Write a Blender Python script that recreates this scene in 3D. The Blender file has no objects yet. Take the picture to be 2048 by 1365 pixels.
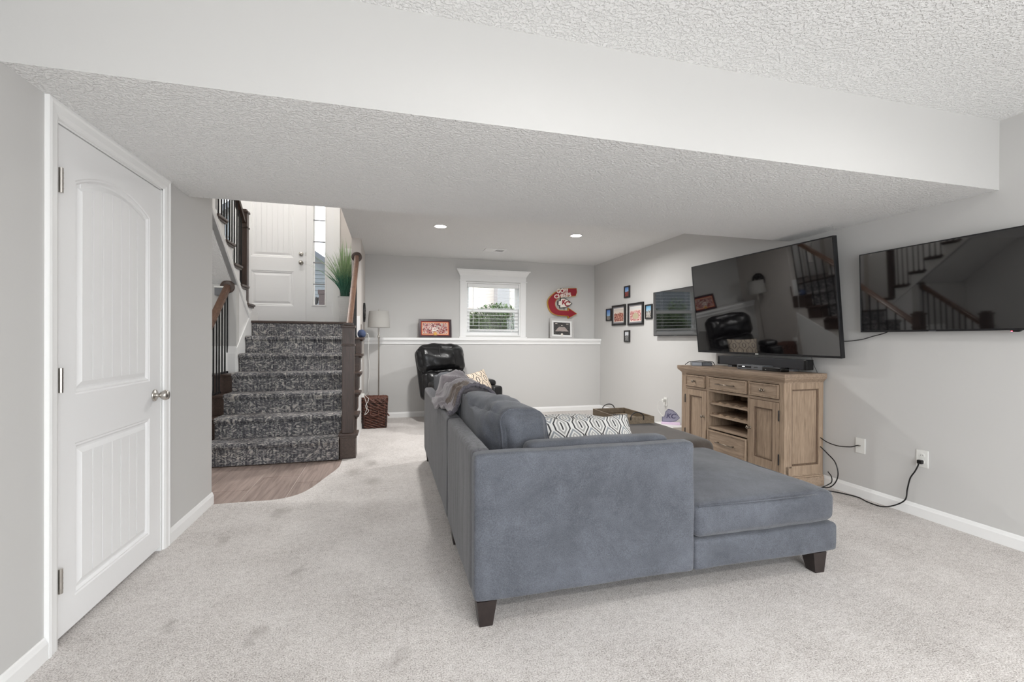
import bpy, bmesh, math, random
from mathutils import Vector, Matrix, noise
random.seed(7)
S = bpy.context.scene
COL = S.collection
PI = math.pi
# ------------------------------------------------------------------ camera
cam_d = bpy.data.cameras.new('camera'); cam = bpy.data.objects.new('camera', cam_d); COL.objects.link(cam)
cam_d.sensor_width = 36.0; cam_d.lens = 916.925 / 2048 * 36.0; cam_d.clip_start = .05; cam_d.clip_end = 200
yaw, pitch, roll = .2631, -.0032, .0046
fd = Vector((math.sin(yaw) * math.cos(pitch), math.cos(yaw) * math.cos(pitch), math.sin(pitch)))
rt = Vector((math.cos(yaw), -math.sin(yaw), 0)); up = rt.cross(fd)
r2 = math.cos(roll) * rt + math.sin(roll) * up; u2 = -math.sin(roll) * rt + math.cos(roll) * up
cam.matrix_world = Matrix(((r2.x, u2.x, -fd.x, 0), (r2.y, u2.y, -fd.y, 0), (r2.z, u2.z, -fd.z, 1.2), (0, 0, 0, 1)))
S.camera = cam
# ------------------------------------------------------------------ world, light, exposure
S.view_settings.view_transform = 'Standard'; S.view_settings.look = 'None'
S.view_settings.gamma = 1; S.view_settings.use_curve_mapping = False
S.view_settings.exposure = -0.17
W = bpy.data.worlds.new('overcast_sky'); S.world = W; W.use_nodes = True
bgn = W.node_tree.nodes['Background']; bgn.inputs[0].default_value = (.86, .93, 1, 1); bgn.inputs[1].default_value = 4.0
S.cycles.max_bounces = 7; S.cycles.diffuse_bounces = 4; S.cycles.glossy_bounces = 3; S.cycles.use_adaptive_sampling = True; S.cycles.adaptive_threshold = .05; S.cycles.adaptive_min_samples = 20
S.cycles.sample_clamp_indirect = 6; S.cycles.use_denoising = True
S.cycles.caustics_reflective = False; S.cycles.caustics_refractive = False
def area(name, loc, rot, sx, sy, power, color=(1, 1, 1), spread=180):
    d = bpy.data.lights.new(name, 'AREA'); d.shape = 'RECTANGLE'; d.size = sx; d.size_y = sy
    d.energy = power; d.color = color; d.spread = math.radians(spread)
    o = bpy.data.objects.new(name, d); COL.objects.link(o); o.location = loc; o.rotation_euler = rot
    return o
# fill light added behind the camera and high in the foyer, outside unseen openings
area('rear_fill', (1.2, -2.95, 1.15), (math.radians(62), 0, 0), 3.4, 2.0, 150, (.94, .97, 1))
area('foyer_fill', (-1.6, 7.60, 4.25), (-PI / 2, 0, 0), 1.6, 1.0, 34, (.97, .99, 1))
# ------------------------------------------------------------------ dimensions (metres)
XL, XR = -1.234, 3.516
YB, YS0, YS1, YK, YF = -2.9, 1.89, 3.375, 7.22, 7.463
ZS, ZC = 2.105, 2.518
SWL, SWR = -.468, -.353          # stair wall faces
XW = -2.75                       # stairwell far left wall
R_, RUN, Y1 = .203, .253, 4.80
LZ = 7 * R_                      # landing height
# ------------------------------------------------------------------ helpers
class NT:
    def __init__(s, name):
        s.m = bpy.data.materials.new(name); s.m.use_nodes = True; s.t = s.m.node_tree
        s.b = s.t.nodes['Principled BSDF']; s.out = s.t.nodes['Material Output']
    def n(s, typ, **kw):
        nd = s.t.nodes.new('ShaderNode' + typ)
        for k, v in kw.items():
            if k.startswith('i_'):
                key = k[2:]
                key = int(key) if key.isdigit() else key.replace('_', ' ')
                if hasattr(v, 'is_output') or isinstance(v, bpy.types.NodeSocket): s.t.links.new(v, nd.inputs[key])
                else: nd.inputs[key].default_value = v
            else: setattr(nd, k, v)
        return nd
    def l(s, a, b): s.t.links.new(a, b)
    def math(s, op, a, b=None, c=None):
        nd = s.t.nodes.new('ShaderNodeMath'); nd.operation = op
        for i, v in enumerate((a, b, c)):
            if v is None: continue
            if isinstance(v, bpy.types.NodeSocket): s.t.links.new(v, nd.inputs[i])
            else: nd.inputs[i].default_value = v
        return nd.outputs[0]
    def ramp(s, fac, stops, interp='LINEAR'):
        nd = s.t.nodes.new('ShaderNodeValToRGB'); cr = nd.color_ramp; cr.interpolation = interp
        while len(cr.elements) < len(stops): cr.elements.new(.5)
        for e, (p, c) in zip(cr.elements, stops): e.position = p; e.color = (*c, 1) if len(c) == 3 else c
        s.t.links.new(fac, nd.inputs[0]); return nd.outputs[0]
    def obj(s): return s.n('TexCoord').outputs['Object']
    def scaled(s, v, sc):
        nd = s.t.nodes.new('ShaderNodeMapping'); nd.inputs['Scale'].default_value = sc; s.l(v, nd.inputs[0]); return nd.outputs[0]
    def noise(s, v, scale, detail=2, rough=.5, dist=0, out=0):
        nd = s.n('TexNoise', i_Scale=scale, i_Detail=detail, i_Roughness=rough, i_Distortion=dist); s.l(v, nd.inputs['Vector']); return nd.outputs[out]
    def bump(s, h, strength, dist=.01):
        nd = s.n('Bump', i_Strength=strength, i_Distance=dist); s.l(h, nd.inputs['Height']); s.l(nd.outputs[0], s.b.inputs['Normal']); return nd
def lin(c):
    return tuple(((v / 255) / 12.92 if v <= 10 else ((v / 255 + .055) / 1.055) ** 2.4) for v in c)
def mat(name, rgb, rough=.5, metal=0, bump=None, var=None, spec=None):
    t = NT(name); c = lin(rgb)
    t.b.inputs['Base Color'].default_value = (*c, 1); t.b.inputs['Roughness'].default_value = rough; t.b.inputs['Metallic'].default_value = metal
    if spec is not None: t.b.inputs['Specular IOR Level'].default_value = spec
    if var or bump: v = t.obj()
    if var:                       # (scale, amount)
        f = t.noise(v, var[0], 4, .6)
        t.l(t.ramp(f, [(.3, tuple(x * (1 - var[1]) for x in c)), (.7, tuple(min(1, x * (1 + var[1])) for x in c))]), t.b.inputs['Base Color'])
    if bump: t.bump(t.noise(v, bump[0], 3, .6), bump[1], bump[2] if len(bump) > 2 else .01)
    return t.m
MT = {}
MT['wall'] = mat('greige_wall_paint', (207, 206, 204), .75)
def m_ceil():
    t = NT('knockdown_ceiling_paint'); v = t.obj(); t.b.inputs['Base Color'].default_value = (*lin((245, 245, 244)), 1); t.b.inputs['Roughness'].default_value = .85
    n1 = t.noise(v, 74, 2, .55); h = t.ramp(n1, [(.40, (0, 0, 0)), (.56, (1, 1, 1))])
    t.bump(h, .85, .005); return t.m
MT['ceiling'] = m_ceil()
MT['white'] = mat('white_trim_paint', (246, 246, 245), .38)
MT['doorwhite'] = mat('white_door_paint', (246, 246, 246), .42)
MT['wallwarm'] = mat('foyer_wall_paint', (214, 208, 203), .75)
MT['black'] = mat('black_plastic', (18, 18, 19), .35)
MT['iron'] = mat('black_iron', (16, 16, 18), .4)
MT['bezel'] = mat('dark_metal_bezel', (52, 52, 54), .3, .6)
MT['screen'] = mat('glossy_screen', (13, 12, 14), .035, spec=1.0)
MT['screen'].node_tree.nodes['Principled BSDF'].inputs['Coat Weight'].default_value = 1.0
MT['screen'].node_tree.nodes['Principled BSDF'].inputs['Coat IOR'].default_value = 1.48
MT['nickel'] = mat('brushed_nickel', (196, 192, 186), .3, 1)
MT['bronze'] = mat('aged_pewter', (142, 132, 120), .35, 1)
MT['darkleg'] = mat('espresso_wood', (42, 34, 32), .35, var=(40, .25))
MT['plastic'] = mat('white_plastic', (236, 236, 232), .35)
MT['grille'] = mat('charcoal_grille_cloth', (52, 52, 55), .8, bump=(600, .5, .002))
MT['silverbox'] = mat('silver_plastic', (120, 122, 126), .35, .3)
MT['linen'] = mat('linen_shade', (172, 170, 166), .85, bump=(260, .3, .003))
MT['blue'] = mat('blue_fabric_mesh', (62, 74, 104), .8, bump=(500, .3, .002))
MT['gold'] = mat('gold_paint', (206, 158, 58), .4)
MT['red'] = mat('red_paint', (150, 28, 44), .4)
MT['signwhite'] = mat('cream_print', (240, 232, 222), .5)
MT['signblack'] = mat('black_print', (24, 22, 22), .5)
MT['blackframe'] = mat('black_frame_wood', (28, 27, 28), .4)
MT['greyframe'] = mat('silver_grey_frame', (196, 194, 192), .45)
MT['mahogframe'] = mat('mahogany_frame', (50, 32, 38), .3)
MT['cream'] = mat('pale_stucco', (236, 226, 218), .8)
MT['brownpost'] = mat('dark_brown_post', (78, 66, 66), .6)
MT['roof'] = mat('grey_shingle', (84, 88, 97), .8)
MT['siding'] = mat('grey_lap_siding', (118, 122, 128), .7)
MT['lawn'] = mat('lawn', (96, 112, 70), .9, var=(8, .3))
def wood(name, c1, c2, rough, scale=(3, 3, 30), axis='Z', bumpy=.1):
    t = NT(name); oi = t.n('ObjectInfo'); ofs = t.n('VectorMath', operation='ADD'); t.l(t.obj(), ofs.inputs[0]); t.l(t.math('MULTIPLY', oi.outputs['Random'], 17.0), ofs.inputs[1]); v = ofs.outputs[0]
    sc = {'Z': (34, 34, 2.2), 'Y': (34, 2.2, 34), 'X': (2.2, 34, 34)}[axis]
    f = t.noise(t.scaled(v, sc), 1.6, 5, .62, 1.2)
    g = t.noise(t.scaled(v, tuple(x * 5 for x in sc)), 1.0, 2, .5)
    h = t.math('ADD', t.math('MULTIPLY', f, .75), t.math('MULTIPLY', g, .25))
    h = t.math('ADD', h, t.math('MULTIPLY', t.math('SUBTRACT', oi.outputs['Random'], .5), .10))
    t.l(t.ramp(h, [(.32, lin(c1)), (.66, lin(c2))]), t.b.inputs['Base Color']); t.b.inputs['Roughness'].default_value = rough
    t.bump(h, bumpy, .004); return t.m
MT['darkwood'] = wood('dark_stained_oak', (54, 42, 37), (86, 70, 62), .38, axis='Y')
MT['darkwoodz'] = wood('dark_stained_oak_upright', (54, 42, 37), (84, 68, 61), .38)
MT['railwood'] = wood('brown_handrail_oak', (88, 64, 52), (126, 96, 78), .33, axis='Y')
MT['oak'] = wood('weathered_oak', (132, 112, 94), (182, 159, 136), .5)
MT['oakx'] = wood('weathered_oak_lengthwise', (130, 111, 95), (178, 156, 134), .5, axis='Y')
MT['glaze'] = wood('dark_glazed_oak', (92, 74, 60), (128, 106, 88), .5)
MT['traywood'] = wood('grey_brown_tray_wood', (98, 86, 72), (142, 126, 104), .6, axis='Y')
def m_carpet():
    t = NT('light_greige_carpet'); v = t.obj()
    fine = t.noise(v, 175, 3, .75); mid = t.noise(v, 34, 2, .6); big = t.noise(v, 2.6, 3, .6)
    c = t.math('ADD', t.math('MULTIPLY', fine, .72), t.math('MULTIPLY', mid, .14)); c = t.math('ADD', c, t.math('MULTIPLY', big, .14))
    base = t.ramp(c, [(.36, lin((140, 133, 128))), (.47, lin((210, 204, 200))), (.60, lin((246, 242, 239)))])
    # worn stains with a shape of their own
    mask = None
    wob = t.n('VectorMath', operation='MULTIPLY_ADD'); nz = t.n('TexNoise', i_Scale=9.0, i_Detail=3.0); t.l(v, nz.inputs['Vector']); t.l(nz.outputs[1], wob.inputs[0]); wob.inputs[1].default_value = (.16, .16, .16); t.l(v, wob.inputs[2])
    for (x, y, r) in [(-.72, 3.45, .10), (-.95, 3.05, .07), (-.30, 4.35, .13), (-.16, 4.62, .10), (-.45, 2.55, .06), (-.52, 2.05, .06), (.05, 1.75, .07), (-.12, 4.05, .12), (-.88, 2.2, .05)]:
        mp = t.n('Mapping'); mp.inputs['Location'].default_value = (-x - .08, (-y - .08) * .6, -.08); mp.inputs['Scale'].default_value = (1, .6, 1); t.l(wob.outputs[0], mp.inputs[0])
        ln = t.n('VectorMath', operation='LENGTH'); t.l(mp.outputs[0], ln.inputs[0])
        mr = t.n('MapRange'); mr.inputs['From Min'].default_value = r * .1; mr.inputs['From Max'].default_value = r * .8; mr.inputs['To Min'].default_value = .34; mr.inputs['To Max'].default_value = 0; t.l(ln.outputs['Value'], mr.inputs['Value'])
        mask = mr.outputs[0] if mask is None else t.math('MAXIMUM', mask, mr.outputs[0])
    mix = t.n('MixRGB', blend_type='MIX'); t.l(mask, mix.inputs[0]); t.l(base, mix.inputs[1]); mix.inputs[2].default_value = (*lin((112, 104, 96)), 1)
    t.l(mix.outputs[0], t.b.inputs['Base Color']); t.b.inputs['Roughness'].default_value = 1; t.b.inputs['Specular IOR Level'].default_value = .1
    t.bump(fine, .6, .012); return t.m
MT['carpet'] = m_carpet()
def m_runner():
    t = NT('patterned_stair_carpet'); v = t.obj()
    sp = t.n('SeparateXYZ'); t.l(v, sp.inputs[0])
    cb = t.n('CombineXYZ'); t.l(sp.outputs[0], cb.inputs[0]); t.l(t.math('ADD', sp.outputs[1], sp.outputs[2]), cb.inputs[1])
    p = cb.outputs[0]
    n1 = t.noise(t.scaled(p, (1, 1.4, 1)), 10.5, 2.0, .5, 2.4)
    rid = t.math('ABSOLUTE', t.math('SUBTRACT', n1, .5))
    n2 = t.noise(p, 30, 2, .5, 1.0)
    pat = t.math('ADD', t.math('MULTIPLY', rid, 2.3), t.math('MULTIPLY', n2, .34))
    rib = t.math('SINE', t.math('MULTIPLY', sp.outputs[0], 2 * PI / .0122))
    h = t.math('ADD', pat, t.math('MULTIPLY', rib, .17))
    t.l(t.ramp(h, [(.12, lin((62, 62, 68))), (.27, lin((88, 88, 94))), (.41, lin((164, 163, 163))), (.62, lin((206, 200, 194)))]), t.b.inputs['Base Color'])
    t.b.inputs['Roughness'].default_value = 1; t.b.inputs['Specular IOR Level'].default_value = .1
    t.bump(t.math('ADD', rib, t.noise(v, 300, 2)), .6, .006); return t.m
MT['runner'] = m_runner()
def m_fabric(name, c, dark=.72, big=3.2, strk=None, sheen=.3):
    t = NT(name); v = t.obj(); c = lin(c)
    big_ = t.noise(v if strk is None else t.scaled(v, strk), big, 6, .68, .5); wv = t.noise(v, 270, 2, .75)
    md_ = t.noise(v, 22, 4, .65); h = t.math('ADD', t.math('ADD', t.math('MULTIPLY', big_, .42 if strk is None else .62), t.math('MULTIPLY', md_, .14 if strk is None else 0)), t.math('MULTIPLY', wv, .44 if strk is None else .38))
    t.l(t.ramp(h, [(.38, tuple(x * dark for x in c)), (.50, c), (.62, tuple(min(1, x * 1.42) for x in c))]), t.b.inputs['Base Color'])
    t.b.inputs['Roughness'].default_value = .95; t.b.inputs['Specular IOR Level'].default_value = .15
    t.b.inputs['Sheen Weight'].default_value = sheen; t.b.inputs['Sheen Roughness'].default_value = .4
    t.bump(wv, .45, .004); return t.m
MT['sofa'] = m_fabric('slate_grey_chenille', (92, 95, 102), dark=.66)
MT['sofaback'] = m_fabric('slate_grey_chenille_back', (97, 97, 101), dark=.5, strk=(15, 15, .5))
MT['ottoman'] = m_fabric('dim_warm_sofa_fabric', (88, 80, 74))  # same fabric as the sofa, its darker warmer light put into the colour
MT['throw'] = m_fabric('lilac_grey_plush', (132, 126, 130), big=6, sheen=.5)
MT['throwdark'] = m_fabric('grey_fringe', (98, 95, 101), big=60, dark=.4)
MT['throwfur'] = m_fabric('taupe_sherpa', (112, 100, 92), big=40, dark=.5)
def m_leather():
    t = NT('black_leather'); v = t.obj()
    t.b.inputs['Base Color'].default_value = (*lin((17, 17, 19)), 1); t.b.inputs['Roughness'].default_value = .3
    h = t.math('ADD', t.noise(v, 9, 4, .6, 1.5), t.math('MULTIPLY', t.noise(v, 90, 2), .15)); t.bump(h, .22, .02); return t.m
MT['leather'] = m_leather()
def m_trellis(name, cols, sx, sy, amp):
    """nested bottle-shaped trellis print in UV space"""
    t = NT(name); uv = t.n('TexCoord').outputs['UV']; sp = t.n('SeparateXYZ'); t.l(uv, sp.inputs[0])
    x = t.math('MULTIPLY', sp.outputs[0], sx); y = t.math('MULTIPLY', sp.outputs[1], sy)
    row = t.math('PINGPONG', y, .5)                                     # triangle wave 0-.5
    trap = t.math('MULTIPLY', t.math('SUBTRACT', t.math('MINIMUM', t.math('MAXIMUM', t.math('SUBTRACT', t.math('MULTIPLY', row, 4), .5), 0), 1), .5), amp)
    v = t.math('PINGPONG', x, .5)                                       # mirrored columns
    w = t.math('DIVIDE', t.math('ADD', t.math('ADD', v, trap), amp / 2), .5 + amp)
    c = t.ramp(w, cols, 'CONSTANT'); t.l(c, t.b.inputs['Base Color']); t.b.inputs['Roughness'].default_value = .9
    t.bump(t.noise(t.obj(), 500, 2), .3, .003); return t.m
wh, bk, g1, g2 = lin((236, 235, 232)), lin((66, 66, 68)), lin((176, 175, 173)), lin((158, 162, 166))
MT['trellis'] = m_trellis('grey_white_trellis_print', [(0, bk), (.05, wh), (.15, g1), (.28, wh), (.40, bk), (.50, wh), (.61, g2), (.74, wh), (.85, g1), (.93, wh)], 4.4, 2.6, .32)
be, br = lin((216, 204, 188)), lin((74, 58, 50))
MT['beigetrellis'] = m_trellis('beige_brown_wave_print', [(0, be), (.10, lin((176, 156, 134))), (.20, be), (.32, br), (.44, be), (.54, lin((190, 172, 150))), (.66, be), (.76, br), (.88, be)], 3.4, 2.4, .34)
def m_glass():
    t = NT('window_glass'); tr = t.n('BsdfTransparent'); gl = t.n('BsdfGlossy', i_Roughness=.01); mx = t.n('MixShader', i_Fac=.05)
    t.l(tr.outputs[0], mx.inputs[1]); t.l(gl.outputs[0], mx.inputs[2]); t.l(mx.outputs[0], t.out.inputs[0]); return t.m
MT['glass'] = m_glass()
def emis(name, c, s):
    t = NT(name); t.b.inputs['Base Color'].default_value = (*c, 1); t.b.inputs['Emission Color'].default_value = (*c, 1); t.b.inputs['Emission Strength'].default_value = s; return t.m
def m_tile():
    t = NT('taupe_wood_look_tile'); v = t.obj(); oi = t.n('ObjectInfo')
    f = t.noise(t.scaled(v, (26, 1.6, 1)), 1.5, 5, .6, .8)
    h = t.math('ADD', f, t.math('MULTIPLY', t.math('SUBTRACT', oi.outputs['Random'], .5), .16))
    t.l(t.ramp(h, [(.3, lin((128, 112, 104))), (.7, lin((176, 158, 150)))]), t.b.inputs['Base Color']); t.b.inputs['Roughness'].default_value = .35; return t.m
MT['tile'] = m_tile()
def m_wicker():
    return mat('brown_wicker', (92, 56, 44), .45, var=(30, .45))
MT['wicker'] = m_wicker()
def m_grass():
    t = NT('green_grass_blades'); v = t.obj(); sp = t.n('SeparateXYZ'); t.l(v, sp.inputs[0])
    h = t.math('ADD', t.math('MULTIPLY', sp.outputs[2], 1.0), t.math('MULTIPLY', t.noise(t.scaled(v, (40, 40, 2)), 3, 2), .5))
    t.l(t.ramp(h, [(.5, lin((30, 62, 54))), (.85, lin((62, 120, 96))), (1.2, lin((150, 176, 130)))]), t.b.inputs['Base Color']); t.b.inputs['Roughness'].default_value = .5; return t.m
MT['grass'] = m_grass()
MT['leaf'] = mat('shrub_leaf', (104, 132, 72), .5, var=(6, .5))

def obj(name, bm, m, parent=None, smooth=False, w=False, loc=None, kind=None):
    """bm -> ONE mesh object.  w: bm is in world coordinates, parent is an unrotated empty"""
    me = bpy.data.meshes.new(name)
    bmesh.ops.recalc_face_normals(bm, faces=bm.faces)
    if smooth:
        for f in bm.faces: f.smooth = True
        if smooth == 'auto':
            for e in bm.edges:
                if len(e.link_faces) == 2 and e.calc_face_angle(0) > .6: e.smooth = False
    off = None
    if parent is not None and w:
        p = parent; off = Vector((0, 0, 0))
        while p is not None: off += p.location; p = p.parent
    if loc is not None: off = Vector(loc)
    if off is not None: bmesh.ops.translate(bm, verts=bm.verts, vec=-off)
    bm.to_mesh(me); bm.free()
    o = bpy.data.objects.new(name, me); COL.objects.link(o)
    mm = m if isinstance(m, (list, tuple)) else [m]
    for k in mm: me.materials.append(MT[k] if isinstance(k, str) else k)
    if parent is not None: o.parent = parent
    if loc is not None: o.location = loc
    if kind: o['kind'] = kind
    return o
def tag(o, label, cat, group=None, kind=None):
    o['label'] = label
    if cat: o['category'] = cat
    if group: o['group'] = group
    if kind: o['kind'] = kind
    return o
def thing(name, label, cat, loc=(0, 0, 0), rotz=0, group=None, kind=None):
    o = bpy.data.objects.new(name, None); COL.objects.link(o); o.location = loc; o.rotation_euler = (0, 0, rotz); o.empty_display_size = .1
    if kind == 'structure': o['label'] = label; o['kind'] = kind
    else: tag(o, label, cat, group, kind)
    return o
def struct(name, bm, m, label, parent=None, smooth=False):
    o = obj(name, bm, m, parent, smooth)
    o['kind'] = 'structure'; o['label'] = label
    return o
def B(): return bmesh.new()
def bx(bm, x0, x1, y0, y1, z0, z1, bev=0, seg=2):
    r = bmesh.ops.create_cube(bm, size=1, matrix=Matrix.Translation(((x0 + x1) / 2, (y0 + y1) / 2, (z0 + z1) / 2)) @ Matrix.Diagonal((abs(x1 - x0), abs(y1 - y0), abs(z1 - z0), 1)))
    if bev:
        es = list({e for v in r['verts'] for e in v.link_edges})
        bmesh.ops.bevel(bm, geom=es, offset=bev, segments=seg, affect='EDGES', profile=.6)
    return bm
def bxm(bm, mtx, sx, sy, sz, bev=0):
    r = bmesh.ops.create_cube(bm, size=1, matrix=mtx @ Matrix.Diagonal((sx, sy, sz, 1)))
    if bev:
        es = list({e for v in r['verts'] for e in v.link_edges}); bmesh.ops.bevel(bm, geom=es, offset=bev, segments=2, affect='EDGES')
    return bm
def prism(bm, pts, axis, a0, a1):
    """polygon pts extruded along axis ('X': pts=(y,z); 'Y': pts=(x,z); 'Z': pts=(x,y)) from a0 to a1"""
    def P(p, a): return {'X': (a, p[0], p[1]), 'Y': (p[0], a, p[1]), 'Z': (p[0], p[1], a)}[axis]
    v0 = [bm.verts.new(P(p, a0)) for p in pts]; v1 = [bm.verts.new(P(p, a1)) for p in pts]
    n = len(pts); bm.faces.new(v0); bm.faces.new(v1[::-1])
    for i in range(n): bm.faces.new((v0[i], v1[i], v1[(i + 1) % n], v0[(i + 1) % n]))
    return bm
def tube(bm, pts, r, n=8, cap=True, rx=None, upv=None):
    pts = [Vector(p) for p in pts]; rings = []
    prev = None
    for i, p in enumerate(pts):
        t = (pts[min(i + 1, len(pts) - 1)] - pts[max(i - 1, 0)]).normalized()
        if prev is None:
            a = Vector(upv) if upv else (Vector((0, 0, 1)) if abs(t.z) < .9 else Vector((1, 0, 0)))
        else: a = prev
        a = (a - t * a.dot(t)).normalized(); prev = a; b = t.cross(a)
        rr = r[i] if isinstance(r, (list, tuple)) else r
        rings.append([bm.verts.new(p + (a * math.cos(2 * PI * k / n) + b * math.sin(2 * PI * k / n) * (rx or 1)) * rr) for k in range(n)])
    for i in range(len(rings) - 1):
        for k in range(n): bm.faces.new((rings[i][k], rings[i][(k + 1) % n], rings[i + 1][(k + 1) % n], rings[i + 1][k]))
    if cap: bm.faces.new(rings[0][::-1]); bm.faces.new(rings[-1])
    return bm
def lathe(bm, prof, n=24, mtx=Matrix(), cap=True):
    rings = []
    for (r, z) in prof: rings.append([bm.verts.new(mtx @ Vector((r * math.cos(2 * PI * k / n), r * math.sin(2 * PI * k / n), z))) for k in range(n)])
    for i in range(len(rings) - 1):
        for k in range(n): bm.faces.new((rings[i][k], rings[i][(k + 1) % n], rings[i + 1][(k + 1) % n], rings[i + 1][k]))
    if cap: bm.faces.new(rings[0][::-1]); bm.faces.new(rings[-1])
    return bm
def spline(pts, n=8):
    P = [Vector(p) for p in pts]; P = [P[0] * 2 - P[1]] + P + [P[-1] * 2 - P[-2]]; out = []
    for i in range(1, len(P) - 2):
        for k in range(n):
            t = k / n; a, b, c, d = P[i - 1:i + 3]
            out.append(.5 * ((2 * b) + (-a + c) * t + (2 * a - 5 * b + 4 * c - d) * t * t + (-a + 3 * b - 3 * c + d) * t ** 3))
    out.append(P[-2]); return out
def soft(bm, x0, x1, y0, y1, z0, z1, r=.03, puff=(0, 0, 0), cuts=14, nz=.004, seed=0, mtx=Matrix()):
    """upholstered block: rounded box with crowned faces and slight unevenness"""
    c = Vector(((x0 + x1) / 2, (y0 + y1) / 2, (z0 + z1) / 2)); h = Vector(((x1 - x0) / 2, (y1 - y0) / 2, (z1 - z0) / 2))
    tb = bmesh.new(); bmesh.ops.create_cube(tb, size=2)
    bmesh.ops.subdivide_edges(tb, edges=tb.edges, cuts=cuts, use_grid_fill=True)
    for v in tb.verts:
        s = Vector((math.copysign(1 - (1 - abs(a)) ** 1.7, a) for a in v.co))
        p = Vector((s.x * h.x, s.y * h.y, s.z * h.z))
        q = Vector((max(-(h[i] - r), min(h[i] - r, p[i])) for i in range(3)))
        d = p - q
        if d.length > 1e-6: p = q + d.normalized() * min(r, d.length if max(abs(d.x), abs(d.y), abs(d.z)) < r * .999 else r)
        n = s
        for i in range(3):
            j, k = (i + 1) % 3, (i + 2) % 3
            p[i] += puff[i] * s[i] * (1 - s[j] ** 2) * (1 - s[k] ** 2)
        f = noise.noise((p + c) * 3.1 + Vector((seed, 0, 0))) * nz + noise.noise((p + c) * 9 + Vector((seed, 5, 0))) * nz * .4
        p += Vector((s.x ** 3, s.y ** 3, s.z ** 3)) * f
        v.co = mtx @ (p + c)
    me = bpy.data.meshes.new('tmp'); tb.to_mesh(me); tb.free(); bm.from_mesh(me); bpy.data.meshes.remove(me)
    return bm
def pillow(name, w, h, t, m, parent=None, n=22, mtx=Matrix(), seed=0):
    bm = bmesh.new(); uvl = bm.loops.layers.uv.new('UVMap'); top = {}; bot = {}
    for i in range(n + 1):
        for j in range(n + 1):
            u, v = -1 + 2 * i / n, -1 + 2 * j / n
            th = t / 2 * (max(0, (1 - u ** 2) * (1 - v ** 2))) ** .45
            x = w / 2 * u * (1 - .07 * (1 - v ** 2) * abs(u)); y = h / 2 * v * (1 - .07 * (1 - u ** 2) * abs(v))
            wr = noise.noise(Vector((u * 2 + seed, v * 2, 0))) * .05 * t * (1 - max(abs(u), abs(v)) ** 4)
            top[i, j] = bm.verts.new(mtx @ Vector((x, y, th + wr)))
            bot[i, j] = top[i, j] if i in (0, n) or j in (0, n) else bm.verts.new(mtx @ Vector((x, y, -th + wr)))
    for i in range(n):
        for j in range(n):
            for T, o in ((top, 0), (bot, 1)):
                ks = [(i, j), (i + 1, j), (i + 1, j + 1), (i, j + 1)]
                if o: ks = ks[::-1]
                f = bm.faces.new([T[k] for k in ks]); f.smooth = True
                for lp, k in zip(f.loops, ks): lp[uvl].uv = (k[0] / n * w / .5, k[1] / n * h / .5)
    return obj(name, bm, m, parent, smooth=True)
def text_mesh(name, body, size, m, parent, mtx, ext=.002, offset=0, shear=0, align='CENTER'):
    cu = bpy.data.curves.new('txt', 'FONT'); cu.body = body; cu.size = size; cu.extrude = ext; cu.offset = offset; cu.shear = shear; cu.align_x = align; cu.align_y = 'CENTER'
    to = bpy.data.objects.new('txt', cu); COL.objects.link(to); dg = bpy.context.evaluated_depsgraph_get()
    me = bpy.data.meshes.new_from_object(to.evaluated_get(dg)); bpy.data.objects.remove(to); bpy.data.curves.remove(cu)
    me.transform(mtx); me.name = name; me.materials.clear(); me.materials.append(MT[m])
    o = bpy.data.objects.new(name, me); COL.objects.link(o); o.parent = parent; return o
def copy_tree(o, parent=None):
    c = o.copy(); COL.objects.link(c); c.parent = parent
    for ch in list(o.children): copy_tree(ch, c)
    return c
# matrix taking local (x right, y up, z toward viewer) onto a wall facing -Y / -X
def on_y(x, y, z): return Matrix(((1, 0, 0, x), (0, 0, -1, y), (0, 1, 0, z), (0, 0, 0, 1)))
def on_x(x, y, z): return Matrix(((0, 0, -1, x), (-1, 0, 0, y), (0, 1, 0, z), (0, 0, 0, 1)))
# ================================================================== STRUCTURE
T_ = .115
bm = B(); bx(bm, XL - 1.7, XR + T_, YB - .1, YF + .1, -.12, -.014); struct('floor_slab', bm, mat('concrete_slab', (150, 148, 145), .9), 'concrete floor slab under the carpet')
edge = spline([(-1.30, 3.752, 0), (-1.0, 3.75, 0), (-.80, 3.752, 0), (-.68, 3.82, 0), (-.60, 3.96, 0), (-.52, 4.25, 0), (-.445, 4.55, 0), (-.44, 4.86, 0)], 6)
cp = [(XL - .02, YB), (XR, YB), (XR, YK), (SWR, YK), (SWR, 4.86)] + [(p.x, p.y) for p in reversed(edge)]
cp = [p for p in cp if p != (SWR, 4.86)] if False else cp
bm = B(); prism(bm, cp, 'Z', -.0139, 0); struct('floor', bm, 'carpet', 'light greige cut pile carpet covering the basement floor')
tf = thing('entry_floor', 'taupe wood-look tile floor at the foot of the stairs', None, (-1.2, 4.3, 0), kind='structure')
bm = B(); bx(bm, XL - 1.5, SWR - .08, 3.76, 5.0, -.0138, -.0075); obj('grout_bed', bm, mat('pale_grout', (214, 206, 198), .8), tf, w=True)
cols = [(-2.633, 4.25), (-2.319, 3.95), (-2.005, 4.35), (-1.69, 4.66), (-1.376, 4.05), (-1.062, 4.37), (-.748, 4.16)]
for cx, j0 in cols:
    ys = [y for y in (j0 - 1.22, j0 - .61, j0, j0 + .61, j0 + 1.22)]
    for a in range(len(ys) - 1):
        y0, y1 = max(ys[a] + .003, 3.752), min(ys[a + 1] - .003, 4.95)
        if y1 - y0 < .03: continue
        bm = B(); bx(bm, cx + .003, min(cx + .311, SWR - .07), y0, y1, -.0075, -.004); obj('floor_tile', bm, 'tile', tf, w=True)
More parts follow.
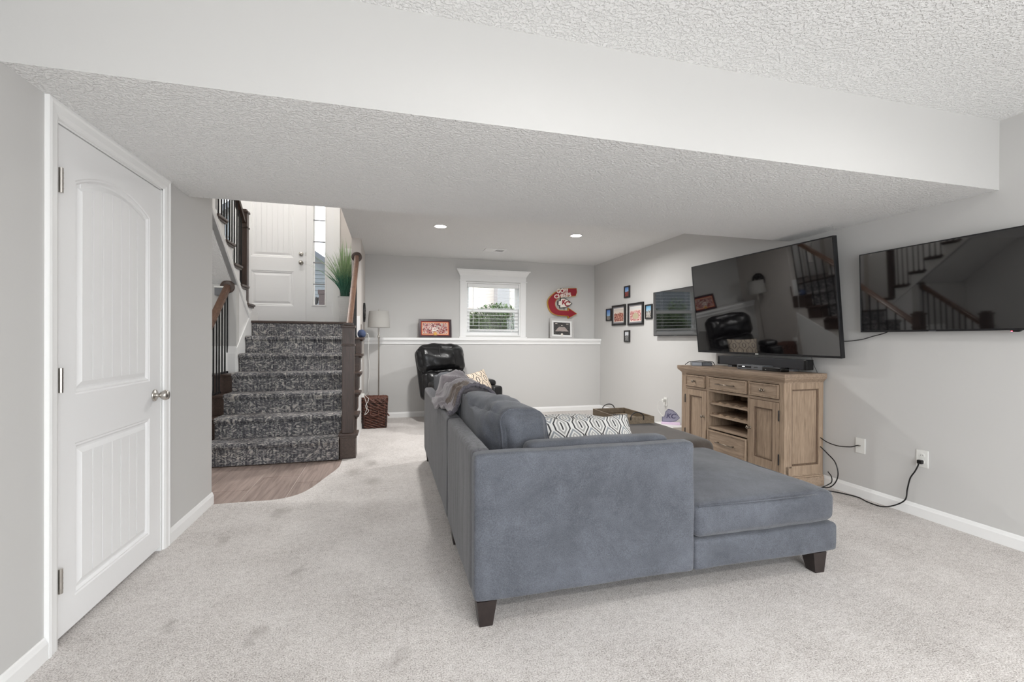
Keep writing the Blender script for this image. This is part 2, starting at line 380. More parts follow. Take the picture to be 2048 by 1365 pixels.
# left wall with closet door opening
DY0, DY1, DZ = 2.155, 3.02, 2.045
bm = B(); bx(bm, XL - T_, XL, YB, DY0, 0, ZC); bx(bm, XL - T_, XL, DY1, 3.77, 0, ZC + .3); bx(bm, XL - T_, XL, DY0, DY1, DZ, ZC)
struct('wall_left', bm, 'wall', 'greige painted left wall around the white closet door')
bm = B(); bx(bm, XR, XR + T_, YB, YF + .1, 0, ZC); struct('wall_right', bm, 'wall', 'greige painted right wall behind the televisions')
# far wall (window opening) and knee wall
WX0, WX1, WZ0, WZ1 = 1.222, 2.150, 1.262, 2.145
bm = B(); bx(bm, SWR, WX0, YF, YF + .16, 1.15, ZC); bx(bm, WX1, XR, YF, YF + .16, 1.15, ZC); bx(bm, WX0, WX1, YF, YF + .16, WZ1, ZC); bx(bm, WX0, WX1, YF, YF + .16, 1.15, WZ0)
struct('wall_far', bm, 'wall', 'greige far wall above the white ledge with the window in it')
bm = B(); bx(bm, SWR, XR, YK, YF + .16, 0, 1.185); struct('wall_far_lower', bm, 'wall', 'greige knee wall under the white ledge')
# soffit, ceilings
bm = B(); bx(bm, XL, XR, YS0, YS1, ZS, ZC + .25)
o = struct('ceiling_soffit', bm, ['ceiling', 'wall'], 'wide dropped soffit crossing the ceiling, smooth front and textured underside')
for p in o.data.polygons:
    if abs(p.normal.z) < .5: p.material_index = 1
bm = B(); bx(bm, XL - T_, XR + T_, YB - T_, YS0, ZC, ZC + .2); struct('ceiling_near', bm, 'ceiling', 'textured white ceiling in front of the soffit')
bm = B(); bx(bm, SWL, XR + T_, YS1, YF + .16, ZC, ZC + .2); struct('ceiling_far', bm, 'ceiling', 'textured ceiling of the lounge with two recessed lights')
# stairwell shell
bm = B(); bx(bm, SWL, SWR, 6.32, YF, 0, ZC); struct('wall_stair', bm, 'wallwarm', 'short pale wall between the foyer stairs and the lounge')
bm = B(); bx(bm, SWL, SWR, YS1, YF + .16, ZC + .2, 5.3); struct('wall_foyer_right', bm, 'wallwarm', 'tall foyer wall above the lounge ceiling')
bm = B(); bx(bm, XW - T_, XW, 3.0, YF + .16, 0, 5.3); struct('wall_foyer_left', bm, 'white', 'white outer wall of the stairwell')
bm = B(); bx(bm, XW - T_, SWR, YS1 - .1, YS1, ZC + .3, 5.3); struct('wall_foyer_near', bm, 'white', 'upper stairwell wall above the soffit')
bm = B(); bx(bm, XW - T_, SWR, YS1 - .1, YF + .16, 5.3, 5.4); struct('ceiling_foyer', bm, 'ceiling', 'high white foyer ceiling')
bm = B(); bx(bm, XW, XL - T_, 3.0, 3.1, 0, ZC + .3); struct('wall_hall', bm, 'wall', 'hall wall behind the closet')
bm = B(); bx(bm, XW, XL, 3.0, 4.88, 2.60, 2.841); struct('floor_upper', bm, 'white', 'upper floor edge beside the stairwell')
# entry wall with door, two sidelights and an added high window
EX = [(-2.12, -1.20)]; SL = [(-1.10, -.935), (-2.385, -2.22)]; SZ0, SZ1 = 1.712, 3.32
bm = B()
def seg(x0, x1, z0, z1): bx(bm, x0, x1, YF, YF + .16, z0, z1)
seg(XW, SL[1][0], 0, 5.3); seg(SL[1][1], -2.12, 0, 5.3); seg(-1.20, SL[0][0], 0, 5.3); seg(SL[0][1], SWL, 0, 5.3)
seg(-2.12, -1.20, 0, LZ); seg(-2.12, -1.20, 3.47, 3.75); seg(-2.12, -1.20, 4.75, 5.3)
for a, b in SL: seg(a, b, 0, SZ0); seg(a, b, SZ1, 3.75); seg(a, b, 4.75, 5.3)
o = struct('wall_entry', bm, 'wallwarm', 'foyer wall around the front door and sidelights')
bm = B(); bx(bm, -2.12, SL[0][0], YF + .07, YF + .075, 3.75, 4.75); struct('window_4', bm, 'glass', 'unseen high window added above the front door to light the foyer')  # added opening that lights the foyer from out of view
# back wall with an opening for the added patio door
bm = B(); bx(bm, XL - T_, -.55, YB - T_, YB, 0, ZC); bx(bm, 2.95, XR + T_, YB - T_, YB, 0, ZC); bx(bm, -.55, 2.95, YB - T_, YB, 2.15, ZC); struct('wall_back', bm, 'wall', 'rear wall around the added patio door')
pd = thing('door_3_added', 'unseen white sliding door added in the rear wall to let in fill light', None, (1.2, YB - .06, 0), kind='structure')  # added door, out of view, so fill light can enter from behind
for k in (0, 1):
    bm = B(); x0 = -1.75 + k * 1.75; x1 = x0 + 1.75
    bx(bm, x0, x0 + .09, -.03, .03, 0, 2.15); bx(bm, x1 - .09, x1, -.03, .03, 0, 2.15); bx(bm, x0 + .09, x1 - .09, -.03, .03, 0, .12); bx(bm, x0 + .09, x1 - .09, -.03, .03, 2.05, 2.15)
    f = obj('door_frame', bm, 'white', pd); bm = B(); bx(bm, x0 + .09, x1 - .09, -.004, .004, .12, 2.05); obj('pane', bm, 'glass', f)
# ------------------------------------------------------------------ baseboards
def base_prof(h=.083, d=.014): return [(0, 0), (d, 0), (d, h * .72), (d * .75, h * .8), (d * .45, h * .94), (d * .2, h), (0, h)]
def bb_x(name, x, sgn, y0, y1, z=0, lab='', h=.083, m='white'):      # runs along Y on plane x, sticking out sgn
    bm = B()
    prof = base_prof(h); v = []
    prism(bm, [(x + sgn * a, z + b) for a, b in prof], 'Y', y0, y1); return struct(name, bm, m, lab)
def bb_y(name, y, x0, x1, z=0, lab='', h=.083):
    bm = B(); prism(bm, [(y - a, z + b) for a, b in base_prof(h)], 'X', x0, x1); return struct(name, bm, 'white', lab)
bb_x('baseboard_left', XL, 1, YB, DY0 - .062, 0, 'white baseboard on the left wall in front of the closet door')
bb_x('baseboard_left_end', XL, 1, DY1 + .062, 3.772, 0, 'white baseboard between the closet door and the stairs')
bb_x('baseboard_right', XR, -1, YB, YK, 0, 'white baseboard along the right wall')
bb_y('baseboard_far', YK, SWR, XR, 0, 'white baseboard along the knee wall')
bb_x('baseboard_stair', SWR, 1, 5.1, YK, 0, 'white baseboard beside the wicker basket')
bb_y('baseboard_foyer', YF, -.72, SWL, LZ, 'white baseboard right of the front door', .115)
# ledge on the knee wall
lg = thing('trim_1', 'white ledge cap running along the knee wall', None, (1.58, YK, 1.2), kind='structure')
bm = B(); bx(bm, SWR + .002, XR - .002, YK - .048, YF - .001, 1.182, 1.222, .006); obj('ledge_board', bm, 'white', lg, w=True)
bm = B(); prism(bm, [(YK, 1.182), (YK - .030, 1.182), (YK - .028, 1.166), (YK - .018, 1.150), (YK - .016, 1.124), (YK, 1.124)], 'X', SWR + .002, XR - .002); obj('apron', bm, 'white', lg, w=True)
# ------------------------------------------------------------------ closet door (left wall)
dr = thing('door_1', 'white two-panel closet door with arched plank panel and nickel knob', None, (XL, 2.59, 0), kind='structure')
bm = B()
prf_ = [(0, 0), (0, .016), (.012, .018), (.02, .014), (.045, .013), (.06, .008), (.064, 0)]; ln_ = []
for a, h_ in prf_: ln_.append([bm.verts.new(p) for p in ((XL + h_, DY0 - .060 + a, 0), (XL + h_, DY0 - .060 + a, DZ + .0595 - a), (XL + h_, DY1 + .060 - a, DZ + .0595 - a), (XL + h_, DY1 + .060 - a, 0))])
for k in range(len(ln_) - 1):
    for i in range(3): bm.faces.new((ln_[k][i], ln_[k][i + 1], ln_[k + 1][i + 1], ln_[k + 1][i]))
obj('casing', bm, 'white', dr, w=True)
bm = B(); bx(bm, XL - T_, XL - .001, DY0 - .001, DY0 + .014, 0, DZ); bx(bm, XL - T_, XL - .001, DY1 - .014, DY1 + .001, 0, DZ); bx(bm, XL - T_, XL - .001, DY0, DY1, DZ - .014, DZ + .001); bx(bm, XL - T_, XL - .05, DY0, DY1, 0.0, DZ - .014)
obj('jamb', bm, 'white', dr, w=True)
# slab face: frame + recessed panels with planks.  face plane X = XL-.006
dx1 = XL - .004; dx0 = dx1 - .034; y0, y1, z0, z1 = DY0 + .017, DY1 - .017, .024, DZ - .018
PY0, PY1 = 2.276, 2.884
bm = B()
def arch(y, z, rise): t = (y - (PY0 + PY1) / 2) / ((PY1 - PY0) / 2); return z + rise * (1 - t * t)
# stiles and rails
bx(bm, dx0, dx1, y0, PY0, z0, z1); bx(bm, dx0, dx1, PY1, y1, z0, z1); bx(bm, dx0, dx1, PY0, PY1, z0, .142); bx(bm, dx0, dx1, PY0, PY1, .768, .966)
NA = 20; pts = [(PY0 + (PY1 - PY0) * i / NA, arch(PY0 + (PY1 - PY0) * i / NA, 1.842, .075)) for i in range(NA + 1)]
prism(bm, pts + [(PY1, z1), (PY0, z1)], 'X', dx0, dx1)
bmesh.ops.remove_doubles(bm, verts=bm.verts, dist=1e-5)
slab = obj('door_slab', bm, 'doorwhite', dr, w=True)
def ring_prof(bm, path, prof):
    """closed moulding: path list of (y,z) CCW, prof list of (inset, x)"""
    n = len(path); c = Vector((sum(p[0] for p in path) / n, sum(p[1] for p in path) / n)); rings = []
    for ins, x in prof:
        ring = []
        for i in range(n):
            a, b, d = Vector(path[i - 1]), Vector(path[i]), Vector(path[(i + 1) % n])
            n1 = Vector((-(b - a).y, (b - a).x)).normalized(); n2 = Vector((-(d - b).y, (d - b).x)).normalized()
            m_ = (n1 + n2); m_ = m_ / max(.4, m_.dot(n1)) if m_.length > 0 else n1
            q = b + m_ * ins; ring.append(bm.verts.new((x, q.x, q.y)))
        rings.append(ring)
    for k in range(len(rings) - 1):
        for i in range(n): bm.faces.new((rings[k][i], rings[k][(i + 1) % n], rings[k + 1][(i + 1) % n], rings[k + 1][i]))
prof = [(0, dx1), (.006, dx1 - .004), (.012, dx1 - .003), (.022, dx1 - .012), (.030, dx1 - .012), (.052, dx1 - .003)]
up_path = [(PY0, .966), (PY1, .966)] + [p for p in reversed(pts)]
lo_path = [(PY0, .142), (PY1, .142), (PY1, .768), (PY0, .768)]
for path, kind in ((up_path, 'a'), (lo_path, 'b')):
    bm = B(); ring_prof(bm, path, prof); pm = obj('panel_moulding', bm, 'doorwhite', dr, w=True)
    a0, a1 = PY0 + .05, PY1 - .05; npk = 7; w_ = (a1 - a0) / npk
    for k in range(npk):
        ya, yb = a0 + k * w_ + .0025, a0 + (k + 1) * w_ - .0025
        if k == 0: ya -= .0025
        if k == npk - 1: yb += .0025
        zb = (.966 if kind == 'a' else .142) + .05
        bm = B()
        if kind == 'a': prism(bm, [(ya, zb), (yb, zb)] + [(yb + (ya - yb) * i / 3, arch(yb + (ya - yb) * i / 3, 1.842, .075) - .052) for i in range(4)], 'X', dx1 - .02, dx1 - .003)
        else: prism(bm, [(ya, zb), (yb, zb), (yb, .768 - .05), (ya, .768 - .05)], 'X', dx1 - .02, dx1 - .003)
        obj('panel_plank', bm, 'doorwhite', pm, w=True)
    bm = B(); bx(bm, dx1 - .03, dx1 - .009, a0 - .0, a1 + .0, (.966 if kind == 'a' else .142) + .05, 1.86 if kind == 'a' else .718); obj('panel_backing', bm, 'doorwhite', pm, w=True)
for zc in (1.810, 1.033, .252):
    bm = B(); tube(bm, [(XL + .006, DY0 + .018, zc - .048), (XL + .006, DY0 + .018, zc + .048)], .008, 10); bx(bm, XL - .004, XL + .001, DY0 + .006, DY0 + .030, zc - .045, zc + .045)
    for q in (-.03, -.01, .01, .03): tube(bm, [(XL + .006, DY0 + .018, zc + q - .001), (XL + .006, DY0 + .018, zc + q + .001)], .0088, 10)
    obj('hinge', bm, 'nickel', dr, 'auto', w=True)
kn = B(); lathe(kn, [(.001, .0), (.032, 0), (.033, .004), (.028, .008), (.012, .010), (.011, .028), (.020, .034), (.0275, .046), (.028, .056), (.022, .066), (.001, .069)], 24, Matrix(((0, 0, 1, dx1), (0, 1, 0, 2.935), (1, 0, 0, .885), (0, 0, 0, 1))))
obj('knob', kn, 'nickel', dr, True, w=True)
# ------------------------------------------------------------------ far window
wn = thing('window_1', 'white framed window with crown head above the ledge', None, (1.69, YF, 1.24), kind='structure')
cas = B(); bx(cas, 1.125, 1.222, YF - .018, YF, 1.245, 2.160); bx(cas, 2.150, 2.247, YF - .018, YF, 1.245, 2.160); obj('casing', cas, 'white', wn, w=True)
bm = B(); bx(bm, 1.125, 2.247, YF - .024, YF, 2.172, 2.245); bx(bm, 1.108, 2.268, YF - .034, YF, 2.158, 2.173, .004); obj('head_board', bm, 'white', wn, w=True)
bm = B()
cp_ = [(0, 2.245), (.026, 2.245), (.03, 2.262), (.045, 2.285), (.062, 2.315), (.066, 2.325), (.082, 2.328), (.082, 2.346), (0, 2.346)]
rings = []
for a, z in cp_:
    e = a - .02
    rings.append([bm.verts.new((1.125 - e if a > 0 else 1.125, YF, z)), bm.verts.new((1.125 - e if a > 0 else 1.125, YF - a, z)), bm.verts.new((2.247 + e if a > 0 else 2.247, YF - a, z)), bm.verts.new((2.247 + e if a > 0 else 2.247, YF, z))])
for k in range(len(rings) - 1):
    for i in range(3): bm.faces.new((rings[k][i], rings[k][i + 1], rings[k + 1][i + 1], rings[k + 1][i]))
obj('crown', bm, 'white', wn, w=True)
bm = B(); bx(bm, 1.108, 2.268, YF - .03, YF, 1.2225, 1.245, .004); obj('sill', bm, 'white', wn, w=True)
bm = B(); bx(bm, WX0, WX0 + .02, YF, YF + .14, WZ0, WZ1); bx(bm, WX1 - .02, WX1, YF, YF + .14, WZ0, WZ1); bx(bm, WX0 + .02, WX1 - .02, YF + .001, YF + .139, WZ1 - .02, WZ1); bx(bm, WX0 + .02, WX1 - .02, YF + .001, YF + .139, WZ0, WZ0 + .02); obj('jamb', bm, 'white', wn, w=True)
def sash(x0, x1, z0, z1, y, fr):
    bm = B(); bx(bm, x0, x0 + fr, y, y + .03, z0, z1); bx(bm, x1 - fr, x1, y, y + .03, z0, z1); bx(bm, x0 + fr, x1 - fr, y, y + .03, z1 - fr, z1); bx(bm, x0 + fr, x1 - fr, y, y + .03, z0, z0 + fr)
    s = obj('sash', bm, 'white', wn, w=True); bm = B(); bx(bm, x0 + fr, x1 - fr, y + .012, y + .017, z0 + fr, z1 - fr); obj('pane', bm, 'glass', s, w=True)
sash(WX0 + .02, WX1 - .02, 1.665, WZ1 - .02, YF + .10, .045); sash(WX0 + .02, WX1 - .02, WZ0 + .02, 1.71, YF + .065, .055)
bl = thing('window_blind', 'white horizontal slat blind hanging in the window with its slats open', 'blind', (1.69, YF + .03, 2.08))
bm = B(); bx(bm, WX0 + .024, WX1 - .024, YF + .004, YF + .05, 2.062, 2.122, .004); obj('headrail', bm, 'white', bl, w=True)
sl = None
for k in range(12):
    z = 2.012 - k * .0585
    if sl is None:
        bm = B(); bxm(bm, Matrix.Rotation(math.radians(6), 4, 'X'), WX1 - WX0 - .056, .048, .003); sl = obj('slat', bm, 'white', bl); sl.location = (0, .0, z - 2.08)
    else:
        c = sl.copy(); COL.objects.link(c); c.location = (0, 0, z - 2.08)
bm = B(); bx(bm, WX0 + .028, WX1 - .028, YF + .008, YF + .05, 1.345, 1.362, .003); obj('bottom_rail', bm, 'white', bl, w=True)
bm = B(); tube(bm, [(1.345, YF + .002, 2.07), (1.345, YF + .002, 1.44)], .004, 6); obj('tilt_wand', bm, 'white', bl, w=True)
for x in (1.45, 1.98):
    bm = B(); tube(bm, [(x, YF + .006, 2.07), (x, YF + .006, 1.36)], .0014, 5); tube(bm, [(x, YF + .052, 2.07), (x, YF + .052, 1.36)], .0014, 5); obj('ladder_cord', bm, 'white', bl, w=True)
bm = B(); tube(bm, [(2.128, YF + .0, 2.07), (2.128, YF, 1.36), (2.132, YF, 1.27)], .0025, 6); obj('lift_cord', bm, 'silverbox', bl, w=True)
# ------------------------------------------------------------------ front door and sidelights
fdr = thing('door_2', 'white panelled front door with nickel knob and deadbolt', None, (-1.66, YF, LZ), kind='structure')
bm = B(); fx0, fx1, fz0, fz1 = -2.118, -1.204, LZ + .012, LZ + 2.045; fy = YF + .012
px0, px1 = -1.955, -1.372; pz = [(1.684, 2.205), (2.405, 3.33)]
bx(bm, fx0, px0, fy, fy + .045, fz0, fz1); bx(bm, px1, fx1, fy, fy + .045, fz0, fz1)
for a, b in ((fz0, pz[0][0]), (pz[0][1], pz[1][0]), (pz[1][1], fz1)): bx(bm, px0, px1, fy, fy + .045, a, b)
obj('door_slab', bm, 'doorwhite', fdr, w=True)
for k, (a, b) in enumerate(pz):
    bm = B()
    def rp(bm, y, ins): return [bm.verts.new((px0 + ins, y, a + ins)), bm.verts.new((px1 - ins, y, a + ins)), bm.verts.new((px1 - ins, y, b - ins)), bm.verts.new((px0 + ins, y, b - ins))]
    rr = [rp(bm, fy + y, i) for i, y in ((0, 0), (.01, .006), (.02, .006), (.032, .014), (.042, .014), (.07, .006))]
    for q in range(len(rr) - 1):
        for i in range(4): bm.faces.new((rr[q][i], rr[q][(i + 1) % 4], rr[q + 1][(i + 1) % 4], rr[q + 1][i]))
    mo = obj('panel_moulding', bm, 'doorwhite', fdr, w=True)
    n = 1 if k == 0 else 6; w_ = (px1 - px0 - .14) / n
    for j in range(n):
        bm = B(); g = 0 if n == 1 else .003; bx(bm, px0 + .07 + j * w_ + g, px0 + .07 + (j + 1) * w_ - g, fy + .006, fy + .03, a + .07, b - .07); obj('panel_plank', bm, 'doorwhite', mo, w=True)
    bm = B(); bx(bm, px0 + .06, px1 - .06, fy + .012, fy + .04, a + .06, b - .06); obj('panel_backing', bm, 'doorwhite', mo, w=True)
for zc, nm in ((2.338, 'knob'), (2.472, 'deadbolt')):
    bm = B(); prof_ = [(.001, 0), (.033, 0), (.033, .006), (.012, .012), (.012, .03), (.027, .042), (.027, .055), (.001, .062)] if nm == 'knob' else [(.001, 0), (.032, 0), (.032, .012), (.026, .02), (.001, .022)]
    lathe(bm, prof_, 20, Matrix(((1, 0, 0, -1.272), (0, 0, -1, fy), (0, 1, 0, zc), (0, 0, 0, 1))))
    if nm == 'deadbolt': bx(bm, -1.275, -1.269, fy - .036, fy - .02, zc - .014, zc + .014)
    obj(nm, bm, 'nickel', fdr, True, w=True)
    bm = B(); bx(bm, -1.206, -1.199, fy - .003, fy + .03, zc - .028, zc + .028); obj('strike_plate', bm, 'bronze', fdr, w=True)
bm = B(); bx(bm, fx0, fx1, YF - .03, YF + .10, LZ + .0, LZ + .012); obj('threshold', bm, 'bronze', fdr, w=True)
for si, (a, b) in enumerate(SL):
    sd = thing('window_%d' % (2 + si), ('tall narrow sidelight window right of the front door', 'tall narrow sidelight window left of the front door')[si], None, ((a + b) / 2, YF, SZ0), kind='structure')
    A_, B_ = (-1.198, -.720) if si == 0 else (-2.62, -2.122)
    bm = B(); bx(bm, A_, a, YF - .006, YF, LZ, 3.5); bx(bm, b, B_, YF - .006, YF, LZ, 3.5); bx(bm, a, b, YF - .006, YF, LZ, SZ0); bx(bm, a, b, YF - .006, YF, SZ1, 3.5); obj('surround', bm, 'doorwhite', sd, w=True)
    if si == 0:
        bm = B(); bx(bm, -.815, -.722, YF - .02, YF - .006, LZ, 3.5); obj('casing', bm, 'white', sd, w=True)
    bm = B()
    for x0, x1, z0_, z1_ in ((a - .022, a, SZ0 - .022, SZ1 + .022), (b, b + .022, SZ0 - .022, SZ1 + .022), (a, b, SZ0 - .022, SZ0), (a, b, SZ1, SZ1 + .022)): bx(bm, x0, x1, YF - .014, YF + .02, z0_, z1_, .004)
    obj('glazing_bead', bm, 'white', sd, w=True)
    zz = [SZ0] + [2.023, 2.348, 2.665, 2.99] + [SZ1]
    for z in zz[1:-1]:
        bm = B(); bx(bm, a, b, YF + .004, YF + .014, z - .009, z + .009); obj('muntin', bm, mat('grey_muntin', (150, 150, 152), .5), sd, w=True)
    for z0_, z1_ in zip(zz[:-1], zz[1:]):
        bm = B(); bx(bm, a, b, YF + .02, YF + .025, z0_, z1_); obj('pane', bm, 'glass', sd, w=True)
# ------------------------------------------------------------------ lower staircase
st = thing('staircase', 'carpeted flight of stairs with dark wood tread ends climbing to the front door', 'staircase', (-1.05, Y1, 0))
RX0, RX1 = -1.632, -.472; YWF_ = 5.779
for n in range(1, 8):
    yn = Y1 + (n - 1) * RUN; z = n * R_; zb = (n - 1) * R_
    xl = -1.82 if n <= 4 else -1.652
    xr = -.32 if n > 1 else -.47
    # riser
    bm = B(); bx(bm, xl, xr if n == 1 else -.345, yn + .026, yn + .046, zb, z - .028); obj('riser', bm, 'darkwood', st, w=True)
    if n < 7:
        bm = B(); bx(bm, xl, -.298 if n > 1 else -.47, yn, min(yn + RUN + .03, 6.317 if n == 6 else (YWF_ if n == 4 else 99)), z - .028, z, .007); obj('tread', bm, 'darkwood', st, w=True)
        if n > 1:
            bm = B(); prism(bm, [(yn + .005, z - .028), (yn + .03, z - .05), (yn + RUN, z - .05), (yn + RUN, z - .028)], 'X', -.345, -.315); obj('scotia', bm, 'darkwood', st, w=True)
            bm = B(); bx(bm, -.352, -.333, yn + .028, yn + RUN + .026, zb, z - .03); obj('stringer_panel', bm, 'darkwoodz', st, w=True)
    # runner
    p = [(yn + .0255, zb + .001)]
    t_ = .012
    prof_ = [(yn + .024, zb + .006), (yn + .012, zb + .006), (yn + .012, z - .045), (yn - .008, z - .036), (yn - .016, z - .018), (yn - .012, z + .004), (yn + .004, z + t_), (yn + RUN + .012, z + t_), (yn + RUN + .012, z + .001), (yn + .002, z + .001), (yn - .001, z - .014), (yn + .003, z - .029), (yn + .024, z - .04)]
    if n == 7: prof_ = [(yn + .024, zb + .006), (yn + .012, zb + .006), (yn + .012, z - .032), (yn + .024, z - .032)]
    bm = B(); prism(bm, prof_, 'X', RX0, RX1); obj('carpet_runner', bm, 'runner', st, w=True)
y7 = Y1 + 6 * RUN
bm = B(); bx(bm, -1.652, SWL - .001, y7 - .004, y7 + .10, LZ - .03, LZ, .008); obj('landing_nosing', bm, 'darkwood', st, w=True)
# closed wall under the open side
bm = B(); pts = [(Y1 + .07, 0)]
for n in range(1, 7):
    yn = Y1 + (n - 1) * RUN; pts += [(yn + .07, (n - 1) * R_ if n > 1 else 0), (yn + .07, n * R_ - .03)]
pts += [(6.322, 6 * R_ - .03), (6.322, 0)]
pp = [];
for p in pts:
    if not pp or (abs(p[0] - pp[-1][0]) + abs(p[1] - pp[-1][1]) > 1e-6): pp.append(p)
prism(bm, pp, 'X', SWR + .0 - .03, SWR); obj('side_wall', bm, 'wallwarm', st, w=True)
bm = B(); prism(bm, [(Y1 + .1, 0), (6.32, 0), (6.32, 6 * R_ - .29), (Y1 + .1, .0 + .001)][:4], 'X', SWR, SWR + .012); obj('skirt_board', bm, 'white', st, w=True)
bm = B(); bx(bm, XW, SWL, y7 + .10, YF, LZ - .12, LZ); struct('floor_landing', bm, 'darkwood', 'dark wood landing inside the front door')
# wall faces around upper flight
YWF = 5.78
bm = B(); bx(bm, XW, -1.652, YWF, YWF + .10, 3 * R_, 1.80); struct('wall_understair', bm, 'wall', 'greige wall under the upper flight where the left handrail ends')
bb_y('baseboard_understair', YWF, -2.2, -1.655, 4 * R_, 'tall white baseboard where the left handrail ends', .30)
us = thing('upper_staircase', 'white upper flight with dark tread ends rising from the landing toward the ceiling', 'staircase', (-2.2, 6.42, LZ))
UY, XU = 6.42, -1.652
low = lambda y: LZ + .02 + .80 * (6.27 - y)
pts = [(6.40, LZ), (6.27, LZ)] + [(3.9, low(3.9))]
top = []
for k in range(1, 8):
    ya = UY - (k - 1) * RUN; top += [(ya - .02, LZ + (k - 1) * R_), (ya - .02, LZ + k * R_ - .03)]
top += [(UY - 7 * RUN - .02, LZ + 7 * R_ - .03), (3.9, LZ + 7 * R_ - .03)]
bm = B(); poly = [(6.40, LZ), (6.27, LZ + .02), (4.58, low(4.58)), (4.58, LZ + 7 * R_ - .03)] + list(reversed(top[:-2])) 
prism(bm, poly, 'X', XU - .05, XU); obj('skirt_wall', bm, 'doorwhite', us, w=True)
bm = B()
for off, th in ((.0, .012), (.055, .006)):
    prism(bm, [(6.27, LZ + .02 + off), (6.27, LZ + .075 + off * .6), (4.55, low(4.55) + .075 + off * .6), (4.55, low(4.55) + off)], 'X', XU, XU + .016 - off * .1)
obj('stair_trim', bm, 'white', us, w=True)
bm = B(); prism(bm, [(6.27, LZ + .02), (4.5, low(4.5)), (4.5, low(4.5) + .05), (6.27, LZ + .07)], 'X', XW + .003, XU - .0); obj('sloped_soffit', bm, 'ceiling', us, w=True)
for k in range(1, 8):
    ya = UY - (k - 1) * RUN; z = LZ + k * R_
    bm = B(); bx(bm, XW + .003, XU + .032, ya - RUN - .028, ya + .004, z - .028, z, .008); bx(bm, XU, XU + .018, ya - RUN, ya - .01, z - .048, z - .028); obj('tread', bm, 'darkwood', us, w=True)
    bm = B(); bx(bm, XW + .003, XU - .001, ya - .04, ya - .02, z - R_, z - .028); obj('riser', bm, 'white', us, w=True)
# lower flight's left skirt board on the wall below the upper flight
bm = B(); lz = lambda y: LZ + .10 + .80 * (y - y7)
prism(bm, [(YWF, .75), (YWF, lz(YWF)), (y7 + .02, lz(y7)), (y7 + .3, LZ + .11), (y7 + .3, LZ - .1)], 'X', XU - .002, XU + .010)
obj('skirt_board', bm, 'white', st, w=True)
bm = B(); bx(bm, XU - .10, XU - .003, YWF + .1, 6.42, 3 * R_, LZ + .45 - .0); 
for v in bm.verts:
    if v.co.z > 1.5: v.co.z = low(v.co.y) + .03
struct('wall_stair_left', bm, 'white', 'white wall along the left side of the upper steps')
# ------------------------------------------------------------------ railings
def square_bal(x, y, z0, z1, parent):
    bm = B(); bx(bm, x - .0065, x + .0065, y - .0065, y + .0065, z0, z1); bx(bm, x - .013, x + .013, y - .013, y + .013, z0, z0 + .022, .003)
    return obj('baluster', bm, 'iron', parent, w=True)
def rail(bm, p0, p1):
    p0, p1 = Vector(p0), Vector(p1); prof_ = [(-.030, -.03), (.030, -.03), (.032, -.012), (.026, -.002), (.031, .012), (.024, .028), (0, .034), (-.024, .028), (-.031, .012), (-.026, -.002), (-.032, -.012)]
    d = (p1 - p0).normalized(); sx = Vector((1, 0, 0)); upv = sx.cross(d); upv = upv if upv.z > 0 else -upv
    a = [bm.verts.new(p0 + sx * u + upv * v) for u, v in prof_]; b = [bm.verts.new(p1 + sx * u + upv * v) for u, v in prof_]
    bm.faces.new(a); bm.faces.new(b[::-1]); n = len(a)
    for i in range(n): bm.faces.new((a[i], b[i], b[(i + 1) % n], a[(i + 1) % n]))
def newel(x, y, z0, ztop, parent, base=True, w=.112):
    h = w / 2
    bm = B(); bx(bm, x - h, x + h, y - h, y + h, z0, ztop - .04, .004)
    post = obj('newel_post', bm, 'darkwoodz', parent, w=True)
    bm = B(); bx(bm, x - h - .012, x + h + .012, y - h - .012, y + h + .012, ztop - .052, ztop - .026, .006); bx(bm, x - h + .01, x + h - .01, y - h + .01, y + h - .01, ztop - .026, ztop, .006); obj('newel_cap', bm, 'darkwood', parent, w=True)
    bm = B(); bx(bm, x - h - .009, x + h + .009, y - h - .009, y + h + .009, ztop - .235, ztop - .215, .006); obj('newel_collar', bm, 'darkwood', parent, w=True)
    if base:
        bm = B(); bx(bm, x - .074, x + .078, y - .074, y + .10, 0, .225, .003); obj('newel_base', bm, 'darkwood', parent, w=True)
        bm = B(); bx(bm, x - .088, x + .098, y - .09, y + .12, .225, .250, .008); bx(bm, x - .079, x + .086, y - .081, y + .11, .205, .225, .006); obj('base_moulding', bm, 'darkwood', parent, w=True)
rr = thing('stair_railing', 'brown handrail and dark newel post on the lounge side of the stairs', 'railing', (-.39, 4.92, 0), group='railings of the stairs')
newel(-.392, 4.925, .25, 1.362, rr)
bm = B(); rail(bm, (-.405, 4.99, 1.205), (-.405, 6.315, 2.265)); obj('handrail', bm, 'railwood', rr, 'auto', w=True)
bm = B(); lathe(bm, [(.001, 0), (.066, 0), (.066, .008), (.058, .016), (.045, .018), (.001, .018)], 24, on_y(-.405, 6.319, 2.27)); obj('rosette', bm, 'darkwood', rr, True, w=True)
for n in range(2, 7):
    yn = Y1 + (n - 1) * RUN
    for q in (.07, .195): square_bal(-.405, yn + q, n * R_, 1.205 + .8 * (yn + q - 4.99) - .03, rr)
lr = thing('stair_railing', 'brown handrail with black balusters at the left beside the closet wall', 'railing', (-1.74, 4.92, 0), group='railings of the stairs')
newel(-1.74, 4.925, .25, 1.30, lr)
bm = B(); rail(bm, (-1.74, 4.99, 1.12), (-1.74, 5.775, 1.775)); obj('handrail', bm, 'railwood', lr, 'auto', w=True)
bm = B(); lathe(bm, [(.001, 0), (.074, 0), (.074, .008), (.064, .016), (.05, .018), (.001, .018)], 24, on_y(-1.74, 5.779, 1.775)); obj('rosette', bm, 'darkwood', lr, True, w=True)
